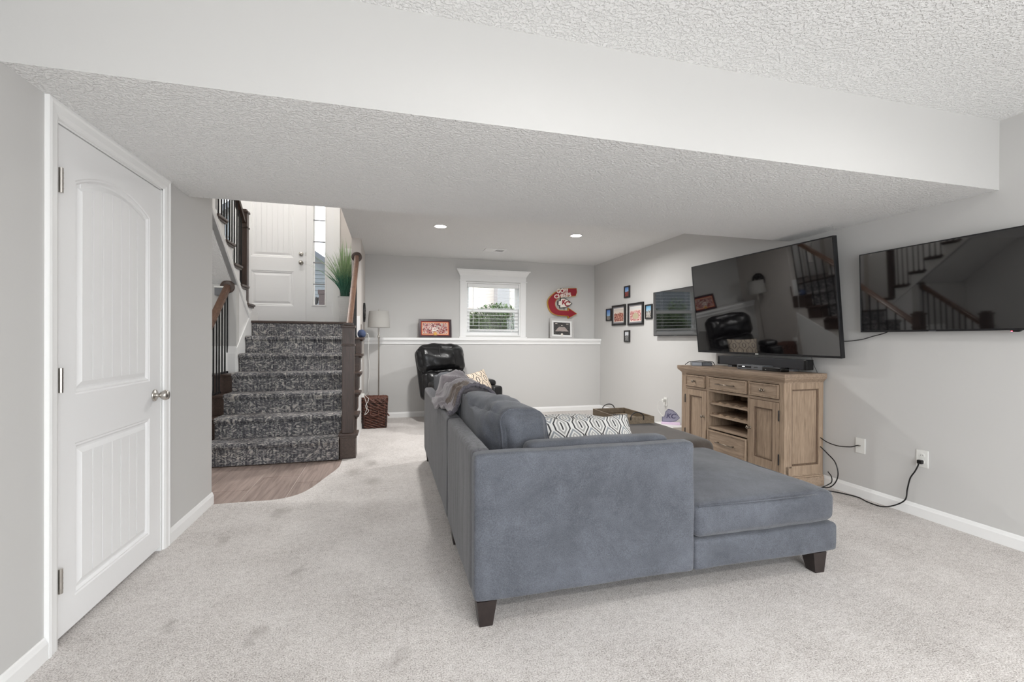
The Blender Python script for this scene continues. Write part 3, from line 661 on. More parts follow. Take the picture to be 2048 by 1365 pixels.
for n in range(2, 5):
    yn = Y1 + (n - 1) * RUN
    for q in (.05, .14, .215): square_bal(-1.74, yn + q, n * R_, 1.12 + .834 * (yn + q - 4.99) - .03, lr)
ur = thing('stair_railing', 'dark newel post with black balusters on the upper flight beside the front door', 'railing', (-1.70, 6.24, LZ + R_), group='railings of the stairs')
newel(-1.70, 6.235, LZ + R_, 2.77, ur, base=False, w=.085)
bm = B(); rail(bm, (-1.70, 6.19, 2.62), (-1.70, 4.70, 2.62 + 1.49 * .80)); obj('handrail', bm, 'darkwood', ur, 'auto', w=True)
for k in range(2, 7):
    ya = UY - (k - 1) * RUN
    for q in (.045, .125, .205): square_bal(-1.70, ya - q, LZ + k * R_, 2.59 + .8 * (6.19 - ya + q), ur)
# ================================================================== CEILING LIGHTS, VENT
def downlight(x, y, label, power=34):
    t = thing('recessed_light', label, 'light', (x, y, ZC), group='recessed ceiling lights')
    bm = B(); lathe(bm, [(.066, -.001), (.083, -.001), (.085, -.004), (.080, -.008), (.068, -.006)], 32, cap=False); obj('trim_ring', bm, 'white', t, True)
    bm = B(); lathe(bm, [(.001, -.004), (.067, -.004)], 32, cap=False); obj('lens', bm, emis('light_lens', (1, .98, .95), 30), t)
    d = bpy.data.lights.new('lamp', 'AREA'); d.shape = 'DISK'; d.size = .13; d.energy = power; d.color = (1, .988, .968); d.spread = math.radians(165)
    o = bpy.data.objects.new('lamp', d); COL.objects.link(o); o.parent = t; o.location = (0, 0, -.012)
downlight(.58, 5.38, 'glowing recessed ceiling light nearer the stairs', 37)
downlight(2.28, 5.38, 'glowing recessed ceiling light nearer the televisions', 37)
downlight(.58, 1.02, 'recessed ceiling light in front of the soffit on the closet side', 3.5)
downlight(2.28, 1.02, 'recessed ceiling light in front of the soffit on the television side', 3.5)
downlight(.58, -1.2, 'unseen recessed ceiling light added behind the camera on the closet side', 32)  # this rear pair is added, out of view, to light the near room
downlight(2.28, -1.2, 'unseen recessed ceiling light added behind the camera on the television side', 32)
hl = thing('recessed_light', 'recessed light added in the low hall ceiling to brighten the hall', 'light', (-2.05, 3.95, 2.60), group='recessed ceiling lights')  # added lamp, lifts the dark hall
bm = B(); lathe(bm, [(.066, -.001), (.083, -.001), (.085, -.004), (.080, -.008), (.068, -.006)], 32, cap=False); obj('trim_ring', bm, 'white', hl, True)
bm = B(); lathe(bm, [(.001, -.004), (.067, -.004)], 32, cap=False); obj('lens', bm, emis('hall_fill_lens', (1, .98, .95), 12), hl)
d = bpy.data.lights.new('lamp', 'AREA'); d.shape = 'DISK'; d.size = .13; d.energy = 14; d.color = (1, .988, .968); o = bpy.data.objects.new('lamp', d); COL.objects.link(o); o.parent = hl; o.location = (0, 0, -.012)
pl = thing('added_foyer_globe', 'unseen white globe added high in the foyer to brighten it', 'light', (-1.4, 6.3, 4.55))  # added lamp above the view, brightens the foyer
bm = B(); lathe(bm, [(.001, -.16), (.08, -.14), (.14, -.07), (.16, 0), (.14, .07), (.08, .14), (.02, .158)], 20); obj('globe', bm, emis('globe_glow', (1, .96, .9), 4), pl, True)
bm = B(); tube(bm, [(0, 0, .15), (0, 0, .75)], .008, 8); obj('stem', bm, 'nickel', pl)
d = bpy.data.lights.new('lamp', 'POINT'); d.energy = 66; d.shadow_soft_size = .16; d.color = (1, .97, .93); o = bpy.data.objects.new('lamp', d); COL.objects.link(o); o.parent = pl; o.location = (0, 0, -.2)
vt = thing('ceiling_vent', 'white louvred supply vent in the lounge ceiling', 'vent', (1.51, 6.60, ZC))
bm = B(); bx(bm, -.16, .16, -.10, -.07, -.008, 0); bx(bm, -.16, .16, .07, .10, -.008, 0); bx(bm, -.16, -.13, -.07, .07, -.008, 0); bx(bm, .13, .16, -.07, .07, -.008, 0); bx(bm, -.006, .006, -.07, .07, -.008, 0); obj('frame', bm, 'white', vt)
bm = B(); bx(bm, -.13, .13, -.07, .07, -.001, 0); obj('backing', bm, 'black', vt)
for h in (-1, 1):
    for k in range(8):
        bm = B(); bxm(bm, Matrix.Translation((h * .068, -.06 + k * .017, -.005)) @ Matrix.Rotation(math.radians(35 * h), 4, 'X'), .122, .010, .0015); obj('louvre', bm, 'white', vt)
# ================================================================== SOFA
sf = thing('sectional_sofa', 'slate grey fabric sectional sofa with chaise facing the televisions', 'sofa', (.345, 1.86, 0))
SX0, SY0, SY1 = .345, 1.86, 4.62
bm = B(); soft(bm, SX0, 1.402, SY0, SY0 + .088, .105, .722, .022, (0, .004, 0), 16, .005, 1); obj('arm', bm, 'sofa', sf, True, w=True)
bm = B(); soft(bm, SX0, SX0 + .088, SY0 + .088, 2.775, .105, .724, .022, (.004, 0, 0), 16, .005, 2); obj('back_panel', bm, 'sofaback', sf, True, w=True)
bm = B(); soft(bm, SX0, SX0 + .088, 2.780, SY1, .105, .724, .022, (.004, 0, 0), 16, .005, 3); obj('back_panel', bm, 'sofaback', sf, True, w=True)
bm = B(); soft(bm, .60, 1.33, SY0 + .09, SY0 + .20, .26, .735, .04, (0, .008, .004), 14, .006, 5); obj('arm_pad', bm, 'sofa', sf, True, w=True)
bm = B(); soft(bm, 1.403, 2.268, SY0 + .002, 2.90, .105, .252, .022, (.004, .004, 0), 14, .004, 6); obj('chaise_base', bm, 'sofa', sf, True, w=True)
bm = B(); soft(bm, SX0 + .088, 1.402, SY0 + .09, 2.775, .105, .252, .015, (0, 0, 0), 8, 0, 6); obj('seat_base', bm, 'sofa', sf, True, w=True)
bm = B(); soft(bm, SX0 + .088, 1.28, 2.905, SY1 - .002, .105, .252, .015, (0, 0, 0), 8, 0, 6); obj('seat_base', bm, 'sofa', sf, True, w=True)
bm = B(); soft(bm, 1.408, 2.262, SY0 + .004, 2.895, .255, .418, .045, (.012, .012, .038), 22, .008, 8); cc = obj('chaise_cushion', bm, 'sofa', sf, True, w=True)
bm = B(); tube(bm, [(1.43, SY0 + .018, .407), (1.7, SY0 + .010, .407), (2.0, SY0 + .010, .407), (2.24, SY0 + .020, .405)], .0035, 6); obj('piping', bm, 'sofa', cc, True, w=True)
bm = B(); tube(bm, [(2.250, SY0 + .03, .404), (2.258, 2.2, .408), (2.258, 2.6, .408), (2.248, 2.87, .404)], .0035, 6); obj('piping', bm, 'sofa', cc, True, w=True)
bm = B(); soft(bm, .44, 1.403, SY0 + .205, 2.895, .255, .418, .045, (0, .0, .03), 12, .006, 9); obj('seat_cushion', bm, 'sofa', sf, True, w=True)
for a, b in ((2.91, 3.70), (3.71, 4.615)):
    bm = B(); soft(bm, .44, 1.295, a, b, .255, .42, .045, (.01, .0, .03), 12, .006, a); obj('seat_cushion', bm, 'sofa', sf, True, w=True)
from mathutils.bvhtree import BVHTree
def back_cushion(y0, y1, zt, thick, seed, turn=0):
    bm = B(); soft(bm, .0, thick, y0, y1, .0, zt - .44, .06, (.07, .035, .055), 30, .014, seed)
    for v in bm.verts:
        c = v.co; k = min(1, max(0, (c.y - y0 - .05) / .10)) * min(1, max(0, (y1 - .03 - c.y) / .10))
        w1 = noise.noise(Vector((c.x * 3 + c.z * 7 + seed, c.y * 17 - c.z * 9, c.z * 3))); w2 = noise.noise(Vector((c.x * 9 + seed, c.y * 30 + c.z * 14, 3)))
        amp = (.020 * w1 + .010 * w2 + .006 * (1 - abs(w2) * 3)) * k
        n = Vector((c.x - thick / 2, 0, (c.z - (zt - .44) / 2) * .6)); n.normalize(); c += n * amp
        c.x += .446 - c.z * .11; c.z += .43
        if turn: v.co = Matrix.Translation((.60, (y0 + y1) / 2, 0)) @ Matrix.Rotation(turn, 4, 'Z') @ Matrix.Translation((-.56, -(y0 + y1) / 2, 0)) @ c
        v.co.x = max(v.co.x, .437); v.co.y = min(v.co.y, 2.90) if turn else v.co.y
    tree = BVHTree.FromBMesh(bm)
    c_ = obj('back_cushion', bm, 'sofa', sf, True, w=True)
    for yy in ((y0 + .035, y1 - .035) if not turn else ()):
        pts_ = []
        for k in range(49):
            t = -.9 + (PI + 1.8) * k / 48; o_ = Vector((.446 + thick / 2 - .01, yy, .43 + (zt - .43) / 2)); h = tree.ray_cast(o_ + Vector((math.cos(t), 0, math.sin(t))) * 1.0, -Vector((math.cos(t), 0, math.sin(t))))
            if h[0] is not None: pts_.append(h[0])
        if len(pts_) > 6:
            bm = B(); tube(bm, pts_, .0045, 6); obj('piping', bm, 'sofa', c_, True, w=True)
back_cushion(2.10, 2.86, .862, .245, 11, math.radians(11))
def near_piping():
    c_ = [c for c in sf.children if c.name.startswith('back_cushion')][0]; tb_ = bmesh.new(); tb_.from_mesh(c_.data); tree = BVHTree.FromBMesh(tb_); tb_.free(); a = math.radians(11); pts_ = []
    ux = Vector((math.cos(a), math.sin(a), 0)); off = Vector((.60, 2.48, 0)) + Matrix.Rotation(a, 3, 'Z') @ Vector((0, -.345, 0)) - sf.location
    for k in range(57):
        t = -.95 + (PI + 1.9) * k / 56; dr_ = ux * math.cos(t) + Vector((0, 0, math.sin(t))); h = tree.ray_cast(off + Vector((0, 0, .63)) - Vector((0, 0, 0)) + dr_ * .8, -dr_)
        if h[0] is not None: pts_.append(h[0] + dr_ * .001)
    bm = B(); tube(bm, pts_, .005, 6); obj('piping', bm, 'sofa', c_, True)
near_piping(); back_cushion(2.87, 3.70, .805, .25, 14); back_cushion(3.71, 4.60, .845, .24, 17)
def sofa_leg(x, y, sx, sy):
    bm = B(); t0, t1 = .085, .056
    for z, w_ in ((0, t1), (.106, t0)):
        pass
    v = []
    for z, w_ in ((0, t1), (.106, t0)):
        xs = (x, x + sx * w_); ys = (y, y + sy * w_)
        if z == 0: xs = (x + sx * .012, x + sx * (.012 + w_)); ys = (y + sy * .004, y + sy * (.004 + w_))
        v.append([bm.verts.new((xs[i], ys[j], z)) for i, j in ((0, 0), (1, 0), (1, 1), (0, 1))])
    bm.faces.new(v[0]); bm.faces.new(v[1])
    for i in range(4): bm.faces.new((v[0][i], v[0][(i + 1) % 4], v[1][(i + 1) % 4], v[1][i]))
    obj('leg', bm, 'darkleg', sf, w=True)
for a in ((.358, 1.868, 1, 1), (2.200, 1.868, -1, 1), (2.200, 2.89, -1, -1), (.358, 2.66, 1, 1), (.358, 4.61, 1, -1), (1.28, 4.61, -1, -1), (1.28, 2.93, -1, 1)): sofa_leg(*a)
# ------------------------------------------------------------------ throw blanket
trees = []
for ch_ in sf.children:
    tb_ = bmesh.new(); tb_.from_mesh(ch_.data); bmesh.ops.translate(tb_, verts=tb_.verts, vec=sf.location); trees.append(BVHTree.FromBMesh(tb_)); tb_.free()
def under(x, y):
    z = .45
    for t in trees:
        h = t.ray_cast(Vector((x, y, 2)), Vector((0, 0, -1)))
        if h[0] is not None: z = max(z, h[0].z)
    return z
bm = B(); NU, NV = 54, 66; G = {}; H0 = {}
for i in range(NU + 1):
    for j in range(NV + 1):
        u, v = i / NU, j / NV
        y0 = 2.77 + .04 * math.sin(u * 3.1) + .02 * noise.noise(Vector((u * 5, 1, 0))); y1 = 3.92 - .10 * math.sin(u * 3.4) + .30 * u + .03 * noise.noise(Vector((u * 6, 4, 0)))
        y = y0 + (y1 - y0) * v
        xs = .338 + .030 * math.sin(v * 8 + .5) + .05 * max(0, v - .6)
        x = xs + (.80 + .04 * math.sin(v * 7) - xs) * u
        H0[i, j] = Vector((x, y, max(under(x, y), under(x + .015, y), under(x - .015, y)) if x > .345 else .70))
Z = {k: p.z for k, p in H0.items()}
for it in range(14):
    nw = {}
    for (i, j), z in Z.items():
        nb = [Z[q_] for q_ in ((i - 1, j), (i + 1, j), (i, j - 1), (i, j + 1)) if q_ in Z]; nw[i, j] = max(H0[i, j].z, .4 * z + .6 * sum(nb) / len(nb))
    Z = nw
for (i, j), p in H0.items():
    x, y = p.x, p.y
    f = noise.noise(Vector((x * 5 + y * 2.5, y * 6 - x * 3, 2))) * .5 + noise.noise(Vector((x * 12 + y * 5, y * 13, 7))) * .25
    ph_ = (x * 6 + y * 14) + 3.0 * noise.noise(Vector((x * 3.2, y * 3.2, 4))); fold = (1 - abs(math.sin(ph_)) ** .7) * .034
    e_ = math.exp(-(j / NV / .05) ** 2)
    G[i, j] = bm.verts.new((x + .012 * f, y, Z[i, j] + .012 + max(0, .024 * f + .010) + fold + .012 * e_))
for i in range(NU):
    for j in range(NV): bm.faces.new((G[i, j], G[i + 1, j], G[i + 1, j + 1], G[i, j + 1])).smooth = True
hem = [G[i, 0].co.copy() for i in range(NU + 1)]; patch = {(i, j): G[i, j].co.copy() for i in range(4, 22) for j in range(8, 26)}
tb = thing('throw_blanket', 'lilac grey plush throw blanket draped over the sofa back', 'blanket', (.6, 3.4, .75))
o = obj('blanket_sheet', bm, 'throw', tb, True, w=True); md = o.modifiers.new('thick', 'SOLIDIFY'); md.thickness = .014; md.offset = 1
for it in range(3): hem = [hem[0]] + [(hem[k - 1] + hem[k] * 2 + hem[k + 1]) / 4 for k in range(1, len(hem) - 1)] + [hem[-1]]
bm = B(); tube(bm, [p + Vector((0, -.006, -.004 + .004 * math.sin(k * 1.7))) for k, p in enumerate(hem)], [.013 + .003 * noise.noise(Vector((k * .45, 0, 0))) for k in range(len(hem))], 9); obj('rolled_hem', bm, 'throwdark', tb, True, w=True)
bm = B(); q = {}
for (i, j), p in patch.items():
    e = max(abs((i - 4) / 17 - .5), abs((j - 8) / 17 - .5)) * 2
    q[i, j] = bm.verts.new(p + Vector((.02 * noise.noise(Vector((j * .4, 0, 1))) * e, .03 * noise.noise(Vector((i * .4, 3, 1))) * e, .020 - .024 * e ** 4 + .010 * noise.noise(Vector((p.x * 45, p.y * 45, 1))))))
for i in range(4, 21):
    for j in range(8, 25): bm.faces.new((q[i, j], q[i + 1, j], q[i + 1, j + 1], q[i, j + 1]))
o = obj('turned_back_lining', bm, 'throwfur', tb, True, w=True); md = o.modifiers.new('thick', 'SOLIDIFY'); md.thickness = .008
# ------------------------------------------------------------------ throw pillows
def put_pillow(label, w, h, t, m, loc, rot, seed, group):
    p = pillow('throw_pillow', w, h, t, m, seed=seed); p.location = loc; p.rotation_euler = [math.radians(a) for a in rot]; return tag(p, label, 'pillow', group)
put_pillow('grey and white trellis-print throw pillow standing on the chaise behind the arm', .60, .46, .19, 'trellis', (1.13, 2.40, .555), (56, 0, 3), 1, 'throw pillows')
put_pillow('grey and white trellis-print throw pillow lying flat behind the other on the chaise', .58, .46, .18, 'trellis', (1.20, 2.71, .60), (16, 3, -6), 4, 'throw pillows')
put_pillow('beige and brown wave-print throw pillow on the recliner seat', .45, .45, .15, 'beigetrellis', (1.17, 6.08, .555), (62, -9, 30), 8, 'throw pillows')
# ------------------------------------------------------------------ ottoman and tray
ot = thing('ottoman', 'upholstered ottoman beyond the chaise, sofa fabric with dim warm light in its colour', 'ottoman', (2.0, 3.68, 0))
bm = B(); soft(bm, 1.50, 2.47, 3.02, 4.32, .10, .425, .07, (.012, .012, .022), 20, .006, 21); obj('cushion_body', bm, 'ottoman', ot, True, w=True)
for x, y in ((1.58, 3.12), (2.36, 3.12), (1.58, 4.2), (2.36, 4.2)):
    bm = B(); lathe(bm, [(.022, 0), (.034, .102)], 4, Matrix.Translation((x, y, 0))); obj('leg', bm, 'darkleg', ot, w=True)
tr = thing('serving_tray', 'grey-brown wooden tray with black loop handles on the ottoman', 'tray', (2.155, 3.95, .4485))
tx, ty, th = .175, .275, .062
bm = B(); bx(bm, -tx, tx, -ty, ty, 0, .010); obj('tray_base', bm, 'traywood', tr)
for a in ((-tx, -tx + .012, -ty, ty), (tx - .012, tx, -ty, ty), (-tx + .012, tx - .012, -ty, -ty + .012), (-tx + .012, tx - .012, ty - .012, ty)):
    bm = B(); bx(bm, a[0], a[1], a[2], a[3], .010, th, .002); obj('side', bm, 'traywood', tr)
for s in (-1, 1):
    bm = B(); tube(bm, spline([(-.065, s * (ty + .004), .035), (-.062, s * (ty + .004), .07), (-.035, s * (ty + .0), .095), (0, s * ty, .102), (.035, s * ty, .095), (.062, s * (ty + .004), .07), (.065, s * (ty + .004), .035)], 4), .005, 6); obj('handle', bm, 'iron', tr, True)
rc = thing('remote_control', 'slim black remote control lying in the tray', 'remote', (2.13, 4.02, .4590), math.radians(70))
bm = B(); bx(bm, -.024, .024, -.10, .10, 0, .019, .006); obj('case', bm, 'black', rc)
bm = B()
for i in range(3):
    for j in range(8): bx(bm, -.017 + i * .012, -.009 + i * .012, -.08 + j * .02, -.07 + j * .02, .019, .021)
obj('buttons', bm, 'grille', rc, kind='stuff')
# ------------------------------------------------------------------ recliner
rcl = thing('recliner', 'black leather recliner armchair angled between the sofa and the far wall', 'armchair', (.93, 6.36, 0), math.radians(24))
bm = B(); soft(bm, -.33, .36, -.38, .14, .0, .26, .03, (0, 0, 0), 8, 0, 1); obj('base', bm, 'leather', rcl, True)
bm = B(); soft(bm, -.27, .27, -.44, .26, .26, .47, .07, (0, .03, .04), 16, .015, 2); obj('seat_cushion', bm, 'leather', rcl, True)
bm = B(); soft(bm, -.27, .27, -.50, -.40, .06, .40, .04, (0, .02, 0), 12, .01, 3); obj('footrest', bm, 'leather', rcl, True)
for s in (-1, 1):
    a, b = (.275, .455) if s > 0 else (-.455, -.275)
    bm = B(); soft(bm, a, b, -.46, .22 if s > 0 else .0, .05, .565, .04, (.012, .01, 0), 14, .008, 5 + s); ar = obj('arm', bm, 'leather', rcl, True)
    bm = B(); soft(bm, a - .012, b + .012, -.30, .22 if s > 0 else .0, .545, .632, .04, (.005, .01, .014), 14, .01, 8 + s); obj('arm_pad', bm, 'leather', ar, True)
tilt = Matrix.Translation((0, .30, .36)) @ Matrix.Rotation(math.radians(-17), 4, 'X')
bm = B(); soft(bm, -.36, .36, .0, .15, 0, .74, .07, (0, .02, .03), 16, .008, 11, tilt); obj('back_shell', bm, 'leather', rcl, True)
for z0_, z1_, pf, sd, hw_ in ((.36, .755, .075, 13, .375), (.06, .40, .085, 15, .345)):
    bm = B(); soft(bm, -hw_, hw_, -.12, .05, z0_, z1_, .085 if hw_ < .35 else .10, (.015, pf, .06), 30, .022, sd)
    for v in bm.verts:
        c = v.co
        if c.y < -.05:
            w1 = noise.noise(Vector((c.x * 9 + sd, c.z * 5, 1))); w2 = noise.noise(Vector((c.x * 22 + c.z * 16, c.z * 9 + sd, 5)))
            e_ = max(0, 1 - (c.z - z0_) / .16); c.y += (.016 * abs(w1) + .006 * w2 + .016 * e_ * abs(math.sin(c.x * 30 + 3 * w1)))
        v.co = tilt @ c
    obj('back_cushion', bm, 'leather', rcl, True)
bm = B()
for x in (-.10, .13): tube(bm, [tilt @ Vector((x + .01 * math.sin(k), -.188 + .16 * abs(k / 8 - .45) ** 1.7, .42 + .34 * k / 8)) for k in range(9)], .003, 5)
obj('seam', bm, 'leather', rcl, True)
# ------------------------------------------------------------------ floor lamp, basket, clock, speaker
lp = thing('floor_lamp', 'brushed nickel floor lamp with pale grey drum shade behind the basket', 'lamp', (-.135, 6.88, 0))
bm = B(); lathe(bm, [(.001, 0), (.125, 0), (.125, .012), (.11, .02), (.03, .03), (.012, .045)], 28); obj('base', bm, 'nickel', lp, True)
bm = B(); lathe(bm, [(.0095, .04), (.0095, 1.20), (.014, 1.21), (.018, 1.235), (.014, 1.26), (.010, 1.27), (.011, 1.36), (.006, 1.45), (.006, 1.60)], 14); obj('pole', bm, 'nickel', lp, True)
bm = B(); lathe(bm, [(.156, 1.365), (.136, 1.598), (.133, 1.598), (.153, 1.365)], 36, cap=False); sh = obj('lamp_shade', bm, 'linen', lp, True)
bm = B(); tube(bm, [(-.135, 0, 1.592), (.135, 0, 1.592)], .002, 5); tube(bm, [(0, -.135, 1.592), (0, .135, 1.592)], .002, 5); obj('spider', bm, 'nickel', sh)
bm = B(); lathe(bm, [(.001, 1.598), (.006, 1.60), (.004, 1.608), (.011, 1.618), (.001, 1.628)], 12); obj('finial', bm, 'nickel', lp, True)
bk = thing('wicker_basket', 'lidded brown wicker basket on the carpet beside the stairs', 'basket', (-.178, 6.53, 0))
def rrect(a, b, r, n=8):
    out = []
    for cx, cy, t0 in ((a - r, b - r, 0), (-a + r, b - r, PI / 2), (-a + r, -b + r, PI), (a - r, -b + r, 1.5 * PI)):
        for k in range(n): t = t0 + PI / 2 * k / (n - 1); out.append((cx + r * math.cos(t), cy + r * math.sin(t)))
    res = []
    for i in range(len(out)):
        p, q = Vector(out[i]), Vector(out[(i + 1) % len(out)]); m_ = max(1, int((q - p).length / .012))
        for k in range(m_): res.append(p + (q - p) * k / m_)
    return res
def weave(bm, a, b, z, r, ph, amp=.006, tilt_=.004):
    pts_ = rrect(a, b, .05); n = len(pts_); L = []
    for i, p in enumerate(pts_):
        d = (pts_[(i + 1) % n] - pts_[i - 1]).normalized(); nn = Vector((d.y, -d.x)); s = math.sin(i * .9 + ph)
        L.append((p.x + nn.x * amp * s, p.y + nn.y * amp * s, z + tilt_ * math.cos(i * .9 + ph)))
    L.append(L[0]); tube(bm, L, r, 5, cap=False)
bm = B(); bx(bm, -.155, .155, -.125, .125, .004, .34); obj('liner', bm, mat('dark_wicker_core', (44, 28, 24), .7), bk)
for k in range(17):
    bm = B(); weave(bm, .150 + .012 * (k / 17), .128 + .01 * (k / 17), .012 + k * .0192, .0088, (k % 2) * PI); obj('woven_strand', bm, 'wicker', bk, True)
ps = rrect(.156, .134, .05)
for i in range(0, len(ps), 7):
    bm = B(); tube(bm, [(ps[i].x, ps[i].y, .004), (ps[i].x * 1.05, ps[i].y * 1.05, .335)], .005, 5); obj('stake', bm, 'wicker', bk, True)
bm = B()
for k in range(4): weave(bm, .166, .142, .346 + k * .017, .0095, k * PI / 2, .003, .006)
lid = obj('lid_rim', bm, 'wicker', bk, True)
for k in range(13):
    bm = B(); tube(bm, [(-.155 + .31 * t / 24, -.13 + k * .0217, .405 + .004 * math.sin(t * 1.3 + k * PI)) for t in range(25)], .0095, 5); obj('lid_strand', bm, 'wicker', bk, True)
bm = B(); tube(bm, spline([(.168, -.03, .17), (.185, -.02, .15), (.188, 0, .145), (.185, .02, .15), (.168, .03, .17)], 4), .008, 6); obj('handle', bm, 'wicker', bk, True)
bm = B(); tube(bm, spline([(-.05, -.145, .235), (-.05, -.158, .19), (0, -.160, .18), (.05, -.158, .19), (.05, -.145, .235)], 4), .008, 6); obj('handle', bm, 'wicker', bk, True)
ck = thing('wall_clock', 'round dark wall clock on the short wall behind the lamp', 'clock', (SWR, 7.0, 1.585))
CX = Matrix(((0, 0, 1, 0), (1, 0, 0, 0), (0, 1, 0, 0), (0, 0, 0, 1)))
bm = B(); lathe(bm, [(.001, .001), (.14, .001), (.143, .012), (.138, .024), (.122, .026), (.118, .016), (.001, .016)], 36, CX); obj('case', bm, 'blackframe', ck, True)
for h in range(12):
    bm = B(); a = h * PI / 6; bxm(bm, CX @ Matrix.Rotation(a, 4, 'Z') @ Matrix.Translation((0, .102, .018)), .006, .018, .003); obj('hour_mark', bm, 'greyframe', ck)
for a, l in ((.9, .07), (2.6, .095)):
    bm = B(); bxm(bm, CX @ Matrix.Rotation(a, 4, 'Z') @ Matrix.Translation((0, l / 2, .021)), .007, l, .002); obj('hand', bm, 'greyframe', ck)
sp = thing('smart_speaker', 'blue fabric ball speaker on a stair tread end', 'speaker', (-.330, 6.13, 6 * R_ + .001))
bm = B(); lathe(bm, [(.001, 0), (.03, 0), (.043, .012), (.05, .03), (.051, .05), (.046, .07), (.034, .088), (.018, .097), (.001, .099)], 28); obj('shell', bm, 'blue', sp, True)
bm = B(); lathe(bm, [(.001, -.0005), (.031, -.0005), (.031, .004)], 24); obj('foot', bm, 'black', sp, True)
so = thing('wall_outlet', 'white outlet with a plug-in adapter low on the stair side wall', 'outlet', (SWR, 6.42, .42), group='wall outlets')
def outlet_x(t, s, plugs=True):      # plate on plane facing s*X in local coords
    bm = B(); bx(bm, 0, s * .006, -.036, .036, -.058, .058, .002); obj('plate', bm, 'plastic', t)
    for z in (-.021, .021):
        bm = B(); lathe(bm, [(.001, .006), (.017, .006), (.0165, .0085), (.001, .0085)], 18, Matrix(((0, 0, s, 0), (1, 0, 0, 0), (0, 1, 0, z), (0, 0, 0, 1)))); rc_ = obj('receptacle', bm, 'plastic', t)
        if plugs:
            bm = B(); bx(bm, s * .0086, s * .0089, -.007, -.005, z - .002, z + .007); bx(bm, s * .0086, s * .0089, .005, .007, z - .002, z + .006); obj('slot', bm, 'black', rc_)
outlet_x(so, 1); bm = B(); bx(bm, .009, .045, -.028, .028, .0, .05, .005); obj('adapter', bm, 'plastic', so)
cd = B(); tube(cd, spline([(-.290, 6.13, 1.255), (-.262, 6.12, 1.27), (-.245, 6.15, 1.22), (-.248, 6.17, 1.0), (-.235, 6.22, .80), (-.255, 6.28, .60), (-.26, 6.33, .49), (-.30, 6.40, .45), (-.25, 6.345, .40), (-.29, 6.32, .31), (-.25, 6.34, .25), (-.30, 6.325, .20), (-.27, 6.335, .30), (-.305, 6.37, .43)], 8), .0028, 6)
tag(obj('speaker_cord', cd, 'plastic', loc=(-.27, 6.3, .2), smooth=True), 'white cord dangling from the blue speaker to the outlet below', 'cord')
# ------------------------------------------------------------------ plant on the landing
pt = thing('potted_grass', 'tall green artificial grass in a white square vase beside the front door', 'plant', (-.60, 6.92, LZ))
bm = B()
vs = []
for z, w_ in ((0, .055), (.36, .085), (.375, .09), (.375, .078), (.33, .075)): vs.append([bm.verts.new((a * w_, b * w_, z)) for a, b in ((-1, -1), (1, -1), (1, 1), (-1, 1))])
bm.faces.new(vs[0][::-1]); bm.faces.new(vs[-1])
for k in range(4):
    for i in range(4): bm.faces.new((vs[k][i], vs[k][(i + 1) % 4], vs[k + 1][(i + 1) % 4], vs[k + 1][i]))
vz = obj('vase', bm, mat('white_ribbed_ceramic', (222, 222, 220), .6, bump=(60, .5, .01)), pt)
for k in range(14):
    z = .03 + k * .0235; w_ = .055 + .03 * z / .36 + .0008; bm = B()
    bx(bm, -w_, w_, -w_, w_, z, z + .008); obj('rib', bm, mat('white_rib', (226, 226, 224), .6) if k == 0 else bpy.data.materials['white_rib'], vz)
bm = B(); rnd = random.Random(3)
for k in range(240):
    a = rnd.uniform(0, 2 * PI); L = rnd.uniform(.40, .82) * (1.12 if rnd.random() < .2 else .9); sp_ = abs(rnd.gauss(0, .17)); w_ = rnd.uniform(.005, .010)
    if rnd.random() < .12: sp_ += .12
    b0 = Vector((rnd.uniform(-.045, .045), rnd.uniform(-.045, .045), .34)); d_ = Vector((math.cos(a), math.sin(a), 0)); sd = Vector((-d_.y, d_.x, 0)) if rnd.random() < .5 else Vector((1, .2, 0)).normalized()
    prev = None; N = 7
    for i in range(N + 1):
        t = i / N; c = b0 + d_ * sp_ * (.35 * t + t * t) + Vector((0, 0, L * t * (1 - .25 * sp_ * t))); ww = w_ * (1 - t ** 2.2) + .0004; c.x = min(c.x, .112 + .01 * math.sin(k)); c.y = min(c.y, .50)
        e = (bm.verts.new(c - sd * ww), bm.verts.new(c + sd * ww))
        if prev: bm.faces.new((prev[0], prev[1], e[1], e[0]))
        prev = e
obj('grass_blades', bm, 'grass', pt, True, kind='stuff')
sw = thing('light_switch', 'white light switch plate on the foyer wall behind the tall grass', 'switch', (-.592, YF, 2.53))
bm = B(); bx(bm, -.058, .058, -.006, 0, -.06, .06, .002); obj('plate', bm, 'plastic', sw)
for x in (-.024, .024): bm = B(); bx(bm, x - .005, x + .005, -.016, -.006, -.010, .012); obj('toggle', bm, 'plastic', sw)
ch = thing('wall_box', 'small white box on the wall under the upper flight', 'fixture', (-1.80, YWF, 1.735))  # plain box, purpose unknown
bm = B(); bx(bm, -.06, .045, -.03, 0, -.06, .025, .004); obj('box', bm, 'silverbox', ch); bm = B(); bx(bm, -.065, .05, -.036, 0, .025, .045, .004); obj('top_cap', bm, 'plastic', ch)
bm = B(); bx(bm, SWL + .012, SWR - .01, 6.312, 6.32, 1.218, 1.50); tr_ = struct('trim_2', bm, 'white', 'white trim block on the end of the short stair wall')
